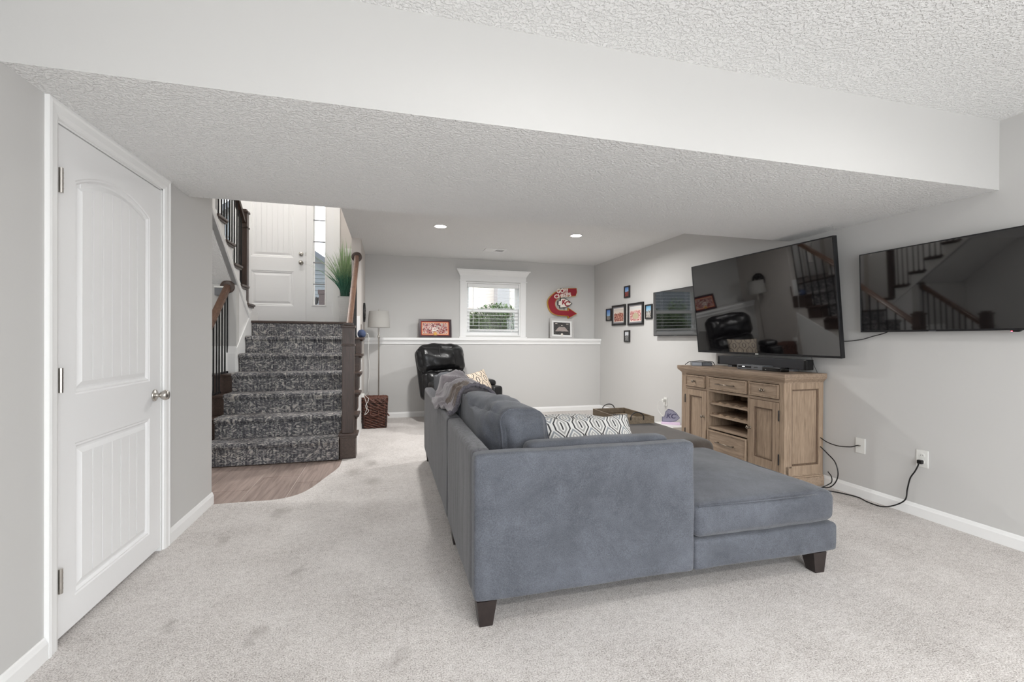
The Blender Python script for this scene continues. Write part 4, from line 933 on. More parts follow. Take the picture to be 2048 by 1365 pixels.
# ================================================================== TV CABINET
cb = thing('media_cabinet', 'weathered oak media cabinet with drawers and two panelled doors under the large television', 'cabinet', (3.055, 2.965, 0), math.radians(1.2))
CL, CDp, CH = 1.375, .442, .932
def cbx(name, a, b, c, d, e, f, m='oak', bev=.003, parent=None): bm = B(); bx(bm, a, b, c, d, e, f, bev); return obj(name, bm, m, parent or cb)
bm = B(); bx(bm, 0, CDp, 0, CL, CH - .034, CH, .004)
obj('top', bm, 'oakx', cb)
bm = B(); ins = [(.003, CH - .034), (.006, CH - .044), (.016, CH - .052), (.024, CH - .062), (.033, CH - .070), (.033, CH - .078)]
rg = [[bm.verts.new(p) for p in ((i, i, z), (CDp, i, z), (CDp, CL - i, z), (i, CL - i, z))] for i, z in ins]
for k in range(len(rg) - 1):
    for i in range(4): bm.faces.new((rg[k][i], rg[k][(i + 1) % 4], rg[k + 1][(i + 1) % 4], rg[k + 1][i]))
obj('cornice', bm, 'oakx', cb)
I = .035
# carcass: back, dividers, rails
cbx('back_board', CDp - .012, CDp, I, CL - I, .05, CH - .075, 'oak', 0)
cbx('corner_post', I, I + .05, I, .086, .10, CH - .076, 'oak'); cbx('corner_post', I, I + .05, 1.272, CL - I, .10, CH - .076, 'oak')
cbx('divider', I + .004, CDp - .012, .402, .424, .10, .705, 'oak'); cbx('divider', I + .004, CDp - .012, .928, .952, .10, .705, 'oak')
cbx('rail', I + .004, I + .03, .086, 1.272, .842, CH - .076, 'oakx'); cbx('rail', I + .004, I + .03, .086, 1.272, .693, .716, 'oakx')
cbx('drawer_divider', I + .004, I + .03, .400, .425, .716, .842, 'oak'); cbx('drawer_divider', I + .004, I + .03, .928, .972, .716, .842, 'oak')
cbx('inner_panel', I + .06, CDp - .012, .090, .098, .1, CH - .08, 'oak', 0); cbx('inner_panel', I + .06, CDp - .012, 1.262, 1.27, .1, CH - .08, 'oak', 0)
cbx('dust_board', I + .03, CDp - .012, .09, 1.27, .700, .712, 'oakx', 0)
# sides: framed panel
for ys, sg in ((I, 1), (CL - I, -1)):
    def yy(a, b): return (ys + sg * a, ys + sg * b) if sg > 0 else (ys - b, ys - a)
    a, b = yy(0, .022)
    sdp = cbx('side_stile', I + .05, .115, a, b, .16, CH - .078); cbx('side_stile', .395, CDp, a, b, .10, CH - .078)
    cbx('side_rail', .115, .395, a, b, CH - .13, CH - .078); cbx('side_rail', .05, .395, a, b, .10, .178)
    a, b = yy(.014, .022); cbx('side_panel', .110, .40, a, b, .17, CH - .12, 'oak', 0)
    a, b = yy(.007, .015); bm = B()
    for q in ((.115, .127, .178, CH - .13), (.383, .395, .178, CH - .13), (.127, .383, .178, .19), (.127, .383, CH - .142, CH - .13)): bx(bm, q[0], q[1], a, b, q[2], q[3], .003)
    obj('panel_bead', bm, 'glaze', cb)
# plinth
bm = B()
for z0_, z1_, e in ((.0, .078, .014), (.078, .092, .008), (.092, .104, .002)): bx(bm, I - e, CDp, I - e, CL - I + e, z0_, z1_, .004)
obj('plinth', bm, 'oakx', cb)
def drawer(y0, y1, z0, z1, kind):
    g = .005; d = cbx('drawer_front', I - .004, I + .02, y0 + g, y1 - g, z0 + g, z1 - g, 'oakx', .002)
    bm = B(); e = .013
    for q in ((y0 + g, y1 - g, z1 - g - e, z1 - g), (y0 + g, y1 - g, z0 + g, z0 + g + e), (y0 + g, y0 + g + e, z0 + g + e, z1 - g - e), (y1 - g - e, y1 - g, z0 + g + e, z1 - g - e)): bx(bm, I - .012, I - .0035, q[0], q[1], q[2], q[3], .003)
    obj('edge_bead', bm, 'oak', d); ym, zm = (y0 + y1) / 2, (z0 + z1) / 2
    if kind == 'knob': knob(ym, zm, d)
    else:
        bm = B(); tube(bm, [(I - .034, ym - .115, zm), (I - .034, ym + .115, zm)], .0055, 8)
        for s in (-1, 1): tube(bm, [(I - .004, ym + s * .095, zm), (I - .036, ym + s * .095, zm)], .006, 8); 
        obj('bar_pull', bm, 'bronze', d, True)
def knob(y, z, parent):
    bm = B(); lathe(bm, [(.001, 0), (.011, 0), (.011, .003), (.006, .006), (.006, .016), (.014, .022), (.0165, .028), (.013, .036), (.001, .038)], 16, Matrix(((0, 0, -1, I - .004), (1, 0, 0, y), (0, 1, 0, z), (0, 0, 0, 1)))); obj('knob', bm, 'bronze', parent, True)
drawer(.086, .400, .716, .842, 'knob'); drawer(.425, .928, .716, .842, 'bar'); drawer(.972, 1.272, .716, .842, 'knob'); drawer(.425, .928, .112, .322, 'bar')
def cdoor(y0, y1, ky, hy):
    z0, z1 = .112, .690; f = .062
    bm = B(); bx(bm, I - .004, I + .018, y0 + .003, y0 + f, z0, z1, .002); bx(bm, I - .004, I + .018, y1 - f, y1 - .003, z0, z1, .002); bx(bm, I - .004, I + .018, y0 + f, y1 - f, z1 - f, z1, .002); bx(bm, I - .004, I + .018, y0 + f, y1 - f, z0, z0 + f + .02, .002)
    d = obj('door', bm, 'oak', cb)
    bm = B(); bx(bm, I + .011, I + .016, y0 + f - .004, y1 - f + .004, z0 + f, z1 - f + .004); obj('door_panel', bm, 'oak', d)
    bm = B(); e = .012
    for q in ((y0 + f, y0 + f + e, z0 + f + .02, z1 - f), (y1 - f - e, y1 - f, z0 + f + .02, z1 - f), (y0 + f + e, y1 - f - e, z1 - f - e, z1 - f), (y0 + f + e, y1 - f - e, z0 + f + .02, z0 + f + .02 + e)): bx(bm, I + .001, I + .010, q[0], q[1], q[2], q[3], .003)
    obj('panel_bead', bm, 'glaze', d); knob(ky, .437, d)
    for z in (.585, .225): bm = B(); tube(bm, [(I - .006, hy, z - .044), (I - .006, hy, z + .044)], .005, 8); obj('hinge', bm, 'iron', d)
cdoor(.086, .404, .388, .084); cdoor(.952, 1.272, .985, 1.274)
for z in (.585, .468):
    s_ = cbx('shelf', I + .016, CDp - .02, .426, .926, z - .016, z, 'oakx', .003)
    for k in range(5):
        bm = B(); y = .45 + k * .105; prism(bm, [(y, z), (y + .05, z + .016), (y + .10, z)], 'X', I + .05, CDp - .03); obj('bottle_divider', bm, 'oak', s_)
cbx('shelf', I + .004, CDp - .02, .426, .926, .330, .350, 'oakx', .003)
# things on the cabinet
def CW(x, y): 
    a = math.radians(1.2); return (3.055 + x * math.cos(a) - y * math.sin(a), 2.965 + x * math.sin(a) + y * math.cos(a))
x_, y_ = CW(.215, .53); dp = thing('disc_player', 'thin silver disc player on the cabinet below the soundbar', 'player', (x_, y_, CH), math.radians(1.2))
bm = B(); bx(bm, -.06, .06, -.15, .15, .004, .044, .003); obj('case', bm, 'silverbox', dp)
bm = B(); bx(bm, -.063, -.059, -.02, .13, .018, .034, .001); obj('disc_tray', bm, 'bezel', dp); bm = B(); bx(bm, -.0645, -.0625, .05, .08, .026, .030); obj('status_light', bm, emis('white_led', (1, 1, 1), 2), dp)
for k in range(3): bm = B(); lathe(bm, [(.001, 0), (.004, 0), (.004, .003), (.001, .003)], 8, Matrix(((0, 0, -1, -.06), (1, 0, 0, -.06 - k * .016), (0, 1, 0, .026), (0, 0, 0, 1)))); obj('button', bm, 'bezel', dp)
bm = B()
for a in (-.045, .045):
    for b in (-.13, .13): bx(bm, a - .01, a + .01, b - .01, b + .01, 0, .004)
obj('feet', bm, 'black', dp)
x_, y_ = CW(.20, .28); sb2 = thing('streaming_box', 'small glossy black box beside the disc player', 'media box', (x_, y_, CH), math.radians(4))
bm = B(); bx(bm, -.05, .05, -.09, .09, 0, .038, .006); obj('case', bm, mat('gloss_black', (8, 8, 9), .12), sb2); bm = B(); bx(bm, -.0515, -.0495, .055, .062, .014, .018); obj('status_light', bm, 'plastic', sb2)
x_, y_ = CW(.19, 1.23); bxo = thing('cable_box', 'grey and silver box at the far end of the cabinet, cable across it', 'media box', (x_, y_, CH), math.radians(-32))
bm = B(); bx(bm, -.10, .0, -.11, .11, 0, .038, .004); obj('front_half', bm, 'silverbox', bxo); bm = B(); bx(bm, .0, .10, -.11, .11, 0, .038, .004); obj('rear_half', bm, 'bezel', bxo)
bm = B(); tube(bm, spline([(-.15, .09, .003), (-.11, .07, .035), (-.06, .04, .042), (0, 0, .050), (.06, -.02, .044), (.11, -.04, .042), (.13, -.06, .01)], 6), .004, 6); obj('cable', bm, 'black', bxo, True)
# ================================================================== TELEVISIONS
def tv(name, label, w, h, loc, rot, bez, depth=.028, chin=.012, bulge=.018):
    t = thing(name, label, 'television', loc); t.rotation_euler = rot
    b = bez; bm = B(); bx(bm, 0, depth, -w / 2, w / 2, -h / 2, h / 2, .003); obj('housing', bm, 'bezel', t)
    bm = B(); bx(bm, -.004, .002, -w / 2, w / 2, h / 2 - b, h / 2, .001); bx(bm, -.004, .002, -w / 2, w / 2, -h / 2, -h / 2 + chin, .001); bx(bm, -.004, .002, -w / 2, -w / 2 + b, -h / 2 + chin, h / 2 - b, .001); bx(bm, -.004, .002, w / 2 - b, w / 2, -h / 2 + chin, h / 2 - b, .001); obj('bezel', bm, 'bezel', t)
    bm = B(); bx(bm, -.002, 0, -w / 2 + b, w / 2 - b, -h / 2 + chin, h / 2 - b); obj('screen', bm, 'screen', t)
    bm = B(); bx(bm, depth, depth + bulge, -w * .32, w * .32, -h * .38, h * .22, .008); obj('rear_bulge', bm, 'black', t)
    return t
rd = math.radians
bt = tv('television', 'very large black television tilted out from the wall over the oak cabinet', 1.661, .958, (3.340, 3.605, 1.542), (rd(.18), rd(-6.08), rd(1.39)), .011, .034, .018, .02)
bm = B(); bx(bm, -.006, -.003, -.018, .018, -.476, -.467, .001); obj('badge', bm, 'plastic', bt)
bm = B(); bx(bm, .052, .075, -.22, .22, -.16, .16, .004); bx(bm, .075, .15, -.20, -.16, .02, .12); bx(bm, .075, .15, .16, .20, .02, .12); obj('tilt_bracket', bm, 'black', bt)
lt = tv('television', 'medium black television on the wall beside the picture frames reflecting the window', .965, .588, (3.459, 5.0, 1.548), (0, rd(-.8), rd(.3)), .007)
bm = B(); bx(bm, .044, .0475, -.15, .15, -.12, .12); obj('wall_plate', bm, 'black', lt)
rt_ = tv('television', 'medium black television on the right wall above the outlets', .975, .588, (3.450, 2.186, 1.560), (0, rd(-2.0), rd(-.6)), .007)
bm = B(); bx(bm, .044, .056, -.15, .15, -.12, .12); obj('wall_plate', bm, 'black', rt_)
bm = B(); prism(bm, [(.385 - .82, -.294), (.435 - .82, -.294), (.43 - .82, -.303), (.40 - .82, -.304)], 'X', -.004, .01); sn = obj('sensor', bm, 'black', rt_)
bm = B(); bx(bm, -.006, -.003, -.395, -.389, -.3005, -.2975); obj('standby_light', bm, emis('red_led', (1, .05, .08), 25), sn)
bm = B(); bx(bm, -.0045, -.003, -.012, .03, -.292, -.2885); obj('badge', bm, 'silverbox', rt_)
bm = B(); bx(bm, -.0045, -.003, -.03, .03, -.292, -.2885); obj('badge', bm, 'silverbox', lt)
sb = thing('soundbar', 'long charcoal soundbar on the cabinet under the large television', 'soundbar', (3.42, 3.60, .932), rd(1.4))
bm = B(); bx(bm, -.04, .035, -.515, .515, .021, .108, .008); obj('grille', bm, 'grille', sb)
for s_ in (-1, 1): bm = B(); bx(bm, -.042, .037, s_ * .51 - .016, s_ * .51 + .016, .020, .109, .008); obj('end_cap', bm, 'black', sb)
for s_ in (-.36, .36): bm = B(); bx(bm, -.03, .03, s_ - .03, s_ + .03, 0, .022, .003); obj('foot', bm, 'silverbox', sb)
# cords
def cord(name, label, pts_, r=.004, m='black', n=8):
    bm = B(); tube(bm, spline(pts_, n), r, 7); return tag(obj(name, bm, m, loc=pts_[0], smooth=True), label, 'cord')
cord('hanging_cord', 'thin black cord hanging off the near end of the soundbar', [(3.43, 3.07, 1.08), (3.435, 3.055, 1.03), (3.44, 3.04, .98), (3.44, 3.02, .945), (3.43, 3.01, .936)], .002)
cord('sagging_cord', 'black cord sagging between the large and the right-hand televisions', [(3.47, 2.96, 1.22), (3.49, 2.84, 1.198), (3.495, 2.70, 1.211), (3.495, 2.606, 1.237), (3.495, 2.517, 1.262), (3.495, 2.45, 1.30)], .0035)
cord('power_cord', 'black power cord running along the carpet up to the nearer outlet', [(3.30, 3.0 - .08, .006), (3.409, 2.84, .006), (3.47, 2.70, .006), (3.44, 2.60, .006), (3.44, 2.50, .006), (3.475, 2.44, .03), (3.488, 2.374, .091), (3.492, 2.362, .17), (3.492, 2.345, .25), (3.495, 2.318, .305), (3.488, 2.295, .35), (3.482, 2.286, .372)], .0045)
cord('coaxial_cable', 'black coaxial cable plugged into the blank wall plate', [(3.47, 3.02, .40), (3.47, 2.95, .372), (3.47, 2.86, .362), (3.475, 2.76, .375), (3.49, 2.72, .394), (3.506, 2.709, .395)], .004)
cord('loose_cable', 'black cable looping down behind the near end of the cabinet', [(3.44, 2.985, .33), (3.455, 2.937, .285), (3.45, 2.863, .231), (3.45, 2.837, .146), (3.45, 2.858, .071), (3.44, 2.90, .02), (3.40, 2.94, .008)], .0045)
cord('loose_cable', 'short black cable with a silver tip beside the cabinet plinth', [(3.475, 2.945, .130), (3.47, 2.91, .10), (3.46, 2.90, .06), (3.45, 2.925, .03), (3.42, 2.945, .008)], .004)
# outlets on the right wall
def wall_out(y, z, label, name='wall_outlet', coax=False):
    t = thing(name, label, 'outlet', (XR, y, z), group='wall outlets')
    if coax:
        bm = B(); bx(bm, -.006, 0, -.037, .037, -.058, .058, .002); obj('plate', bm, 'plastic', t)
        bm = B(); tube(bm, [(-.005, 0, 0), (-.02, 0, 0)], .005, 8); obj('connector', bm, 'nickel', t)
    else: outlet_x(t, -1)
    return t
wall_out(2.709, .394, 'white cable wall plate beside the oak cabinet', 'cable_plate', True)
t = wall_out(2.285, .401, 'white outlet with a black plug under the right-hand television')
bm = B(); bx(bm, -.035, -.009, -.014, .014, -.034, -.008, .004); obj('plug', bm, 'black', t)
t = wall_out(5.28, .395, 'white outlet with a charger at the far end of the cabinet')
bm = B(); bx(bm, -.05, -.009, -.02, .02, -.005, .035, .004); obj('charger', bm, 'plastic', t)
cord('charger_cord', 'thin white charger cord hanging from the outlet beyond the cabinet', [(3.465, 5.28, .41), (3.43, 5.30, .40), (3.42, 5.31, .36), (3.42, 5.30, .28), (3.42, 5.20, .22), (3.42, 5.12, .195)], .0025, 'plastic')
# arrowhead night light on a low box behind the ottoman
bxs = thing('low_box', 'low white box on the carpet between the ottoman and the right wall', 'box', (3.36, 4.94, 0))
bm = B(); bx(bm, -.11, .11, -.20, .20, .008, .165, .01); obj('case', bm, 'plastic', bxs); bm = B()
for a in (-.08, .08):
    for b in (-.16, .16): bx(bm, a - .015, a + .015, b - .015, b + .015, 0, .008)
obj('feet', bm, 'black', bxs)
al = thing('acrylic_lamp', 'small clear arrowhead lamp glowing violet behind the ottoman', 'lamp', (3.36, 4.94, .165), rd(52))
bm = B(); bx(bm, -.03, .03, -.11, .11, 0, .026, .006); obj('lamp_base', bm, emis('violet_base', (.78, .62, .80), .25), al)
def m_acr():
    t = NT('violet_acrylic'); t.b.inputs['Base Color'].default_value = (.42, .42, .55, 1); t.b.inputs['Alpha'].default_value = .7; t.b.inputs['Roughness'].default_value = .15
    t.b.inputs['Emission Color'].default_value = (.5, .48, .75, 1); t.b.inputs['Emission Strength'].default_value = .08; return t.m
ah = [(.10, .03), (.10, .085), (.072, .09), (.06, .15), (.03, .185), (-.02, .175), (-.065, .14), (-.105, .085), (-.06, .045), (0, .028)]
bm = B(); prism(bm, ah, 'X', -.004, .004); ap = obj('arrowhead_panel', bm, m_acr(), al)
bm = B(); tube(bm, [(-.006, a, b) for a, b in ah + ah[:1]], .003, 5); obj('outline', bm, mat('indigo_line', (88, 86, 120), .5), ap)
mL = Matrix(((0, 0, -1, -.0045), (-1, 0, 0, -.0), (0, 1, 0, .10), (0, 0, 0, 1)))
MT['indigo'] = bpy.data.materials['indigo_line']; text_mesh('monogram', 'KC', .08, 'indigo', ap, mL, .001, .002, .25)
# ================================================================== PICTURES AND SIGN
def m_photo(name, stops, scale, detail=4, blotch=True):
    t = NT(name); v = t.obj(); sp = t.n('SeparateXYZ'); t.l(v, sp.inputs[0])
    vo = t.n('TexVoronoi', i_Scale=scale); t.l(v, vo.inputs['Vector'])
    se = t.n('SeparateColor'); t.l(vo.outputs['Color'], se.inputs[0])
    h = t.math('ADD', t.math('MULTIPLY', se.outputs[0], .6), t.math('MULTIPLY', t.noise(v, scale * 1.3, detail), .4))
    t.l(t.ramp(h, stops), t.b.inputs['Base Color']); t.b.inputs['Roughness'].default_value = .3; return t.m
def m_scene(name, horizon, sky0, sky1, g0, g1, scale=60, amp=.12, hh=.1):
    """flat print: sky above an uneven skyline, mottled ground below (object z, +-hh)"""
    t = NT(name); v = t.obj(); sp = t.n('SeparateXYZ'); t.l(v, sp.inputs[0])
    z = t.math('ADD', t.math('DIVIDE', sp.outputs[2], 2 * hh), .5)
    sky = t.ramp(z, [(horizon, lin(sky0)), (1, lin(sky1))])
    vo = t.n('TexVoronoi', i_Scale=scale); t.l(v, vo.inputs['Vector']); se = t.n('SeparateColor'); t.l(vo.outputs['Color'], se.inputs[0])
    gr = t.ramp(se.outputs[0], [(.1, lin(g0)), (.9, lin(g1))])
    edge_ = t.math('ADD', z, t.math('MULTIPLY', t.math('SUBTRACT', t.noise(v, scale * .5, 3), .5), amp * 2))
    mx = t.n('MixRGB'); t.l(t.math('GREATER_THAN', edge_, horizon), mx.inputs[0]); t.l(gr, mx.inputs[1]); t.l(sky, mx.inputs[2]); t.l(mx.outputs[0], t.b.inputs['Base Color']); t.b.inputs['Roughness'].default_value = .25; return t.m
def frame_parts(t, w, h, fw, d, fm, mats, photo, face):
    """face: 'y' -> picture faces -Y local (x across), 'x' -> faces -X local (y across); mats: list of (inset,width,material)"""
    def b4(bm, hw, hh, wd, d0, d1, bev):
        for q in ((-hw, -hw + wd, -hh, hh), (hw - wd, hw, -hh, hh), (-hw + wd, hw - wd, hh - wd, hh), (-hw + wd, hw - wd, -hh, -hh + wd)):
            if face == 'y': bx(bm, q[0], q[1], -d1, -d0, q[2], q[3], bev)
            else: bx(bm, -d1, -d0, q[0], q[1], q[2], q[3], bev)
    bm = B(); b4(bm, w / 2, h / 2, fw, 0, d, .002); obj('frame', bm, fm, t)
    hw, hh = w / 2 - fw, h / 2 - fw; dd = d * .55
    for wd, mm in mats:
        bm = B(); b4(bm, hw, hh, wd, 0, dd, 0); obj('mat_board', bm, mm, t); hw -= wd; hh -= wd; dd -= .001
    bm = B()
    if face == 'y': bx(bm, -hw, hw, -dd, -.001, -hh, hh)
    else: bx(bm, -dd, -.001, -hw, hw, -hh, hh)
    return obj('photo', bm, photo, t), hw, hh, dd
peach = mat('peach_mat', (236, 178, 138), .7); redm = mat('crimson_mat', (160, 44, 40), .7)
p1 = thing('framed_photo', 'wide dark framed team photo with red and peach mat on the ledge', 'picture', (.711, 7.32, 1.368), 0, group='framed pictures'); p1.rotation_euler = (rd(-9), 0, 0)
ph, hw, hh, dd = frame_parts(p1, .512, .294, .034, .022, 'mahogframe', [(.014, redm), (.014, peach)], m_photo('crowd_photo', [(.2, lin((60, 34, 34))), (.38, lin((150, 44, 52))), (.55, lin((196, 120, 112))), (.68, lin((226, 214, 204))), (.85, lin((120, 128, 124)))], 70), 'y')
bm = B(); prism(bm, [(-.045, .012), (.01, .018), (.055, -.010), (.01, -.04), (-.04, -.044)], 'Y', -.0125, -.0105); eb = obj('emblem', bm, 'signwhite', ph)
text_mesh('monogram', 'KC', .042, 'red', eb, on_y(-.002, -.0127, -.014), .0003, .001, .25)
bm = B(); lathe(bm, [(.001, 0), (.034, 0), (.034, .002), (.001, .002)], 24, on_y(0, -.012, -.085)); obj('mat_cutout', bm, peach, p1, True)
bm = B(); lathe(bm, [(.001, 0), (.022, 0), (.022, .004), (.018, .003), (.001, .003)], 24, on_y(0, -.0142, -.088)); obj('medallion', bm, 'gold', p1, True)
p2 = thing('framed_photo', 'white and silver framed black-and-white stadium photo on the ledge below the sign', 'picture', (2.850, 7.33, 1.388), 0, group='framed pictures'); p2.rotation_euler = (rd(-8), rd(2), 0)
ph, hw, hh, dd = frame_parts(p2, .425, .336, .032, .02, 'greyframe', [(.030, mat('white_mat', (238, 238, 236), .7))], m_photo('stadium_photo', [(.2, lin((44, 43, 43))), (.6, lin((78, 76, 76))), (.9, lin((112, 108, 106)))], 120), 'y')
bm = B(); prism(bm, [(-.12, -.045), (.12, -.045), (.055, .028), (-.055, .028)], 'Y', -.0108, -.0098); fl = obj('field', bm, mat('field_grey', (150, 134, 130), .5), ph)
bm = B()
for k in range(6):
    t_ = k / 5; z = -.042 + .068 * t_; hx = .118 - .062 * t_; bx(bm, -hx, hx, -.0112, -.0108, z - .0012, z + .0012)
obj('yard_lines', bm, 'signwhite', fl)
for s in (-1, 1): bm = B(); bx(bm, s * .10 - .02, s * .10 + .02, -.0108, -.0100, .078, .088); obj('light_bank', bm, 'signwhite', ph)
bm = B(); bx(bm, -.014, .014, -.0108, -.0100, .05, .06); obj('scoreboard', bm, 'signwhite', ph)
bm = B(); lathe(bm, [(.001, 0), (.022, 0), (.022, .002), (.001, .002)], 20, on_y(0, -.0105, -.10)); obj('mat_cutout', bm, 'signwhite', p2, True)
# gallery on the right wall: y centre, z centre, w, h
sky_b = ((148, 186, 226), (34, 96, 186))
small = [(6.29, 1.934, .162, .182, 'small black framed photo hung at the top of the cluster, blue sky over red crowd', m_scene('print_a', .52, *sky_b, (60, 28, 30), (170, 90, 84), 120, .06)),
         (6.887, 1.614, .178, .202, 'small black framed photo nearest the room corner, deep blue sky over a pale skyline', m_scene('print_b', .42, (150, 190, 228), (22, 88, 186), (92, 86, 82), (170, 164, 156), 130, .1)),
         (5.682, 1.598, .175, .205, 'small black framed photo next to the wall television, blue sky over a slanting roof', m_scene('print_c', .55, (170, 205, 225), (60, 150, 200), (60, 56, 54), (220, 214, 206), 90, .35)),
         (6.283, 1.258, .162, .178, 'small black framed black-and-white photo hung at the bottom of the cluster', m_scene('print_d', .55, (206, 208, 212), (226, 228, 232), (60, 60, 60), (150, 150, 150), 110, .12))]
for y, z, w_, h_, lab, m_ in small:
    t = thing('framed_photo', lab, 'picture', (XR, y, z), group='framed pictures'); frame_parts(t, w_, h_, .020, .022, 'blackframe', [], m_, 'x')
for y, z, w_, h_, lab, m_, fm in ((6.545, 1.592, .425, .320, 'large black framed stadium print on the left of the cluster, tan and red', m_scene('print_e', .62, (226, 214, 200), (206, 198, 196), (120, 50, 50), (212, 160, 140), 60, .16, .12), 'blackframe'),
                              (6.035, 1.585, .432, .328, 'large black framed stadium print on the right of the cluster, pale with a white mat', m_scene('print_f', .70, (236, 224, 214), (214, 224, 230), (190, 96, 100), (240, 214, 204), 55, .1, .12), 'blackframe')):
    t = thing('framed_photo', lab, 'picture', (XR, y, z), group='framed pictures')
    ph, hw, hh, dd = frame_parts(t, w_, h_, .030, .026, fm, [(.022, mat('grey_mat', (150, 148, 152), .7)), (.010, 'signwhite')], m_, 'x')
    if 'right' in lab:
        bm = B(); lathe(bm, [(.001, 0), (.06, 0), (.085, .001), (.06, .0015), (.001, .0015)], 28, on_x(-dd, 0, -.03) @ Matrix.Diagonal((1, .55, 1, 1))); obj('stadium_oval', bm, mat('oval_print', (196, 182, 152), .5), ph)
# arrow sign
sg = thing('arrow_sign', 'red U-turn arrow wall sign with gold edge, lettering and an arrowhead emblem', 'sign', (2.88, YF, 1.83))
red = [(3.147, 2.093), (3.156, 2.028), (3.131, 1.965), (2.98, 1.958), (2.843, 1.931), (2.78, 1.888), (2.752, 1.824), (2.775, 1.749), (2.844, 1.703), (3.01, 1.699), (3.01, 1.744), (3.152, 1.655), (3.011, 1.582), (3.005, 1.615), (2.822, 1.622), (2.696, 1.673), (2.639, 1.778), (2.641, 1.885), (2.729, 1.983), (2.842, 2.056), (2.934, 2.080)]
def smooth_poly(p, sharp):
    out = []; n = len(p)
    for i in range(n):
        a, b, c, d = [Vector((*p[(i + k) % n], 0)) for k in (-1, 0, 1, 2)]
        if i in sharp or (i + 1) % n in sharp: out.append(tuple(b.xy)); continue
        for k in range(4):
            t = k / 4; q = .5 * ((2 * b) + (-a + c) * t + (2 * a - 5 * b + 4 * c - d) * t * t + (-a + 3 * b - 3 * c + d) * t ** 3); out.append((q.x, q.y))
    return out
rp_ = smooth_poly(red, {0, 1, 2, 9, 10, 11, 12, 13})
def grow(p, g):
    n = len(p); out = []
    for i in range(n):
        a, b, c = Vector(p[i - 1]), Vector(p[i]), Vector(p[(i + 1) % n]); n1 = Vector(((b - a).y, -(b - a).x)).normalized(); n2 = Vector(((c - b).y, -(c - b).x)).normalized(); m_ = n1 + n2
        m_ = m_ / max(.5, m_.dot(n1)); out.append(tuple(b - m_ * g))
    return out
# polygons are clockwise in (x,z): outward is -m
bm = B(); prism(bm, grow(rp_, .008), 'Y', YF - .055, YF - .004); obj('gold_edge', bm, 'gold', sg, w=True)
bm = B(); prism(bm, rp_, 'Y', YF - .063, YF - .055); fc = obj('red_face', bm, 'red', sg, w=True)
text_mesh('lettering', 'GO!!!', .098, 'signwhite', fc, on_y(2.888 - 2.88, -.0635, 2.040 - 1.83) @ Matrix.Rotation(rd(5), 4, 'Z') @ Matrix.Diagonal((.92, 1, 1, 1)), .0008, .0035)
text_mesh('lettering', 'CHIEFS', .092, 'signwhite', fc, on_y(2.893 - 2.88, -.0635, 1.957 - 1.83) @ Matrix.Rotation(rd(9), 4, 'Z') @ Matrix.Diagonal((1.10, .98, 1, 1)), .0008, .0030)
aw = [(2.86, 1.921), (2.934, 1.925), (3.01, 1.885), (3.08, 1.829), (3.02, 1.785), (2.947, 1.755), (2.844, 1.742), (2.843, 1.792), (2.807, 1.795), (2.809, 1.87), (2.857, 1.878)]
cx_, cz_ = 2.94, 1.833
bm = B(); prism(bm, [(a, b) for a, b in aw], 'Y', YF - .045, YF - .038); eb = obj('emblem_border', bm, 'signblack', sg, w=True)
bm = B(); prism(bm, [(cx_ + (a - cx_) * .88, cz_ + (b - cz_) * .86) for a, b in aw], 'Y', YF - .048, YF - .045); ef = obj('emblem_face', bm, 'signwhite', eb, w=True)
bm = B(); bx(bm, 2.93, 2.935, YF - .038, YF - .03, 1.69, 1.965); obj('emblem_wire', bm, 'iron', sg, w=True)
bm = B(); tube(bm, spline([(2.868, YF - .02, 2.07), (2.872, YF - .02, 2.094), (2.884, YF - .02, 2.094), (2.888, YF - .02, 2.075)], 4), .003, 6); obj('hanger', bm, 'iron', sg, w=True)
text_mesh('monogram_c', 'C', .125, 'red', eb, on_y(2.972 - 2.88, -.0485, 1.822 - 1.83) @ Matrix.Rotation(rd(-12), 4, 'Z'), .0006, .0045, .2)
text_mesh('monogram_k', 'K', .100, 'red', eb, on_y(2.915 - 2.88, -.049, 1.846 - 1.83) @ Matrix.Rotation(rd(8), 4, 'Z'), .0006, .005, .2)
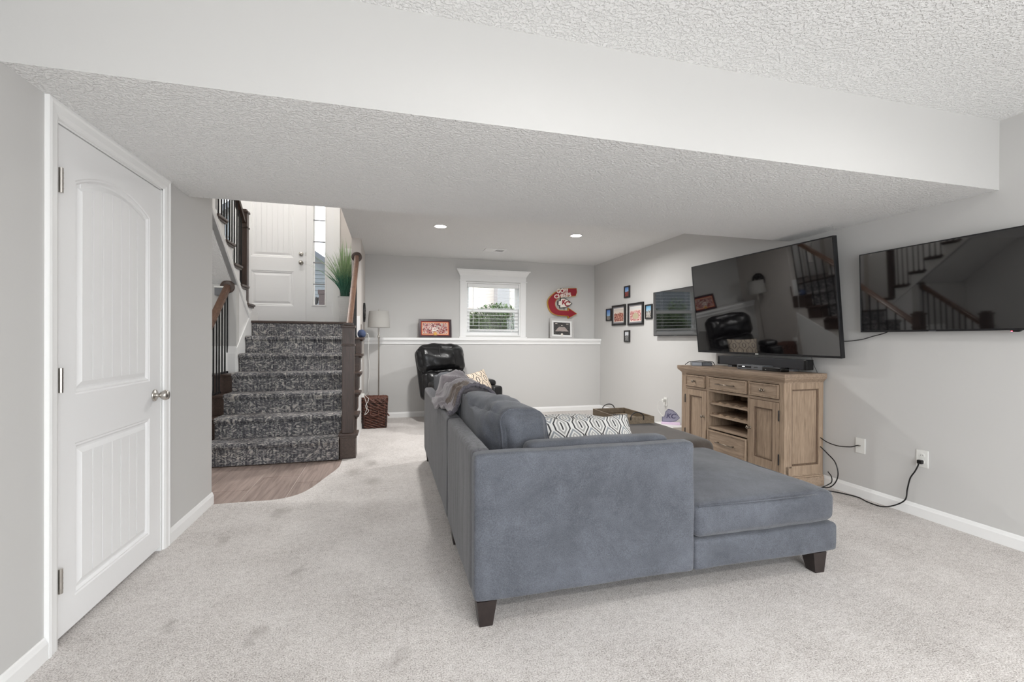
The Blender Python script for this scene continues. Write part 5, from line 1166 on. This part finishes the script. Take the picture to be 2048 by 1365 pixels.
# ================================================================== OUTSIDE
bm = B(); bx(bm, -30, 40, YF + .2, 60, .75, .95); struct('ground_outside', bm, 'lawn', 'lawn outside the basement window and front door')
bm = B(); bx(bm, -14, 16, -24, YB - .14, -.2, -.03); struct('ground_light_block', bm, mat('light_block_concrete', (150, 148, 142), .85), 'unseen concrete slab added outside the rear door to block light from below')  # added slab, cuts off sky light rising from below the horizon
bm = B(); bx(bm, -3.5, .2, YF + .2, 9.4, .9, LZ - .02); struct('floor_porch', bm, mat('porch_concrete', (196, 194, 190), .8), 'concrete porch outside the front door')
def shrub(label, loc, rx, ry, rz, n, seed, dense=True):
    t = thing('shrub', label, 'shrub', loc, group='shrubs outside the basement window'); rnd = random.Random(seed)
    bm = B()
    for k in range(9):
        a = rnd.uniform(0, 2 * PI); tube(bm, [(0, 0, 0), (rx * .3 * math.cos(a), ry * .3 * math.sin(a), rz * .5), (rx * .7 * math.cos(a), ry * .7 * math.sin(a), rz * .95)], [.012, .008, .003], 5)
    obj('stems', bm, 'brownpost', t)
    bm = B()
    for k in range(n):
        d_ = Vector((rnd.gauss(0, 1), rnd.gauss(0, 1), rnd.gauss(0, 1))).normalized() * (rnd.random() ** .35); p = Vector((d_.x * rx, d_.y * ry, rz * .55 + d_.z * rz * .5))
        if p.z < .02: continue
        q = Matrix.Rotation(rnd.uniform(0, 6.28), 3, 'Z') @ Matrix.Rotation(rnd.uniform(-1.2, 1.2), 3, 'X'); s = rnd.uniform(.018, .036)
        vs_ = [bm.verts.new(p + q @ Vector(c) * s) for c in ((0, -1.3, 0), (.55, -.2, .12), (0, 1.3, 0), (-.55, -.2, .12))]; bm.faces.new(vs_)
    obj('foliage', bm, 'leaf', t, kind='stuff')
shrub('leafy green shrub filling the lower right of the basement window', (1.95, 8.25, .95), .55, .30, .88, 5200, 1)
shrub('leafy green shrub filling the lower left of the basement window', (1.30, 8.35, .95), .55, .30, .74, 4600, 2)
shrub('sparse yellow-green shrub at the left edge of the basement window', (.90, 8.55, .95), .30, .25, 1.05, 800, 3)
hb = thing('neighbour_house', 'pale stucco house seen through the basement window', 'building', (3.5, 13.0, .95))
bm = B(); bx(bm, -4.4, 4.0, 0, 3, 0, 6); obj('wall', bm, 'cream', hb); bm = B(); bx(bm, -.55, -.20, -.45, 0, 0, 6); obj('pilaster', bm, mat('grey_stucco', (176, 172, 174), .8), hb)
bm = B(); bx(bm, -4.4, -.7, -.6, 0, 0, .62); obj('planter_wall', bm, mat('pink_brick', (206, 172, 160), .85), hb)
bm = B(); bx(bm, -2.4, -1.2, -.04, 0, 1.15, 2.3); wq = obj('window', bm, 'white', hb); bm = B(); bx(bm, -2.32, -1.28, -.05, -.04, 1.23, 2.22); obj('pane', bm, mat('bright_pane', (226, 232, 236), .2), wq)
nh = thing('neighbour_house', 'grey-sided gabled house seen through the sidelight', 'building', (-5.6, 20, .5))
bm = B(); prism(bm, [(-3.4, 0), (3.4, 0), (3.4, 3.6), (0, 5.9), (-3.4, 3.6)], 'Y', 0, 5); obj('wall', bm, 'siding', nh)
for k in range(22):
    z = .1 + k * .16; bm = B(); prism(bm, [(0, z), (-.03, z), (-.004, z + .16), (0, z + .16)], 'X', -3.4, 3.4); obj('siding_board', bm, 'siding', nh)
for s in (-1, 1):
    bm = B(); prism(bm, [(0, 5.85), (s * 3.9, 3.2), (s * 3.9, 3.42), (0, 6.1)], 'Y', -.4, 5.3); obj('roof_slope', bm, 'roof', nh)
pp_ = thing('porch_post', 'dark brown porch post outside the sidelight', 'post', (-1.19, 9.1, LZ - .02))
bm = B(); bx(bm, -.05, .05, -.05, .05, 0, .62, .006); obj('shaft', bm, 'brownpost', pp_); bm = B(); bx(bm, -.065, .065, -.065, .065, .62, .70, .006); obj('cap', bm, 'brownpost', pp_)
bm = B(); bx(bm, -.09, -.05, -.02, .02, .50, .56); lathe(bm, [(.01, .42), (.035, .46), (.035, .54), (.01, .57)], 8, Matrix.Translation((-.10, 0, 0))); obj('lantern', bm, 'iron', pp_)
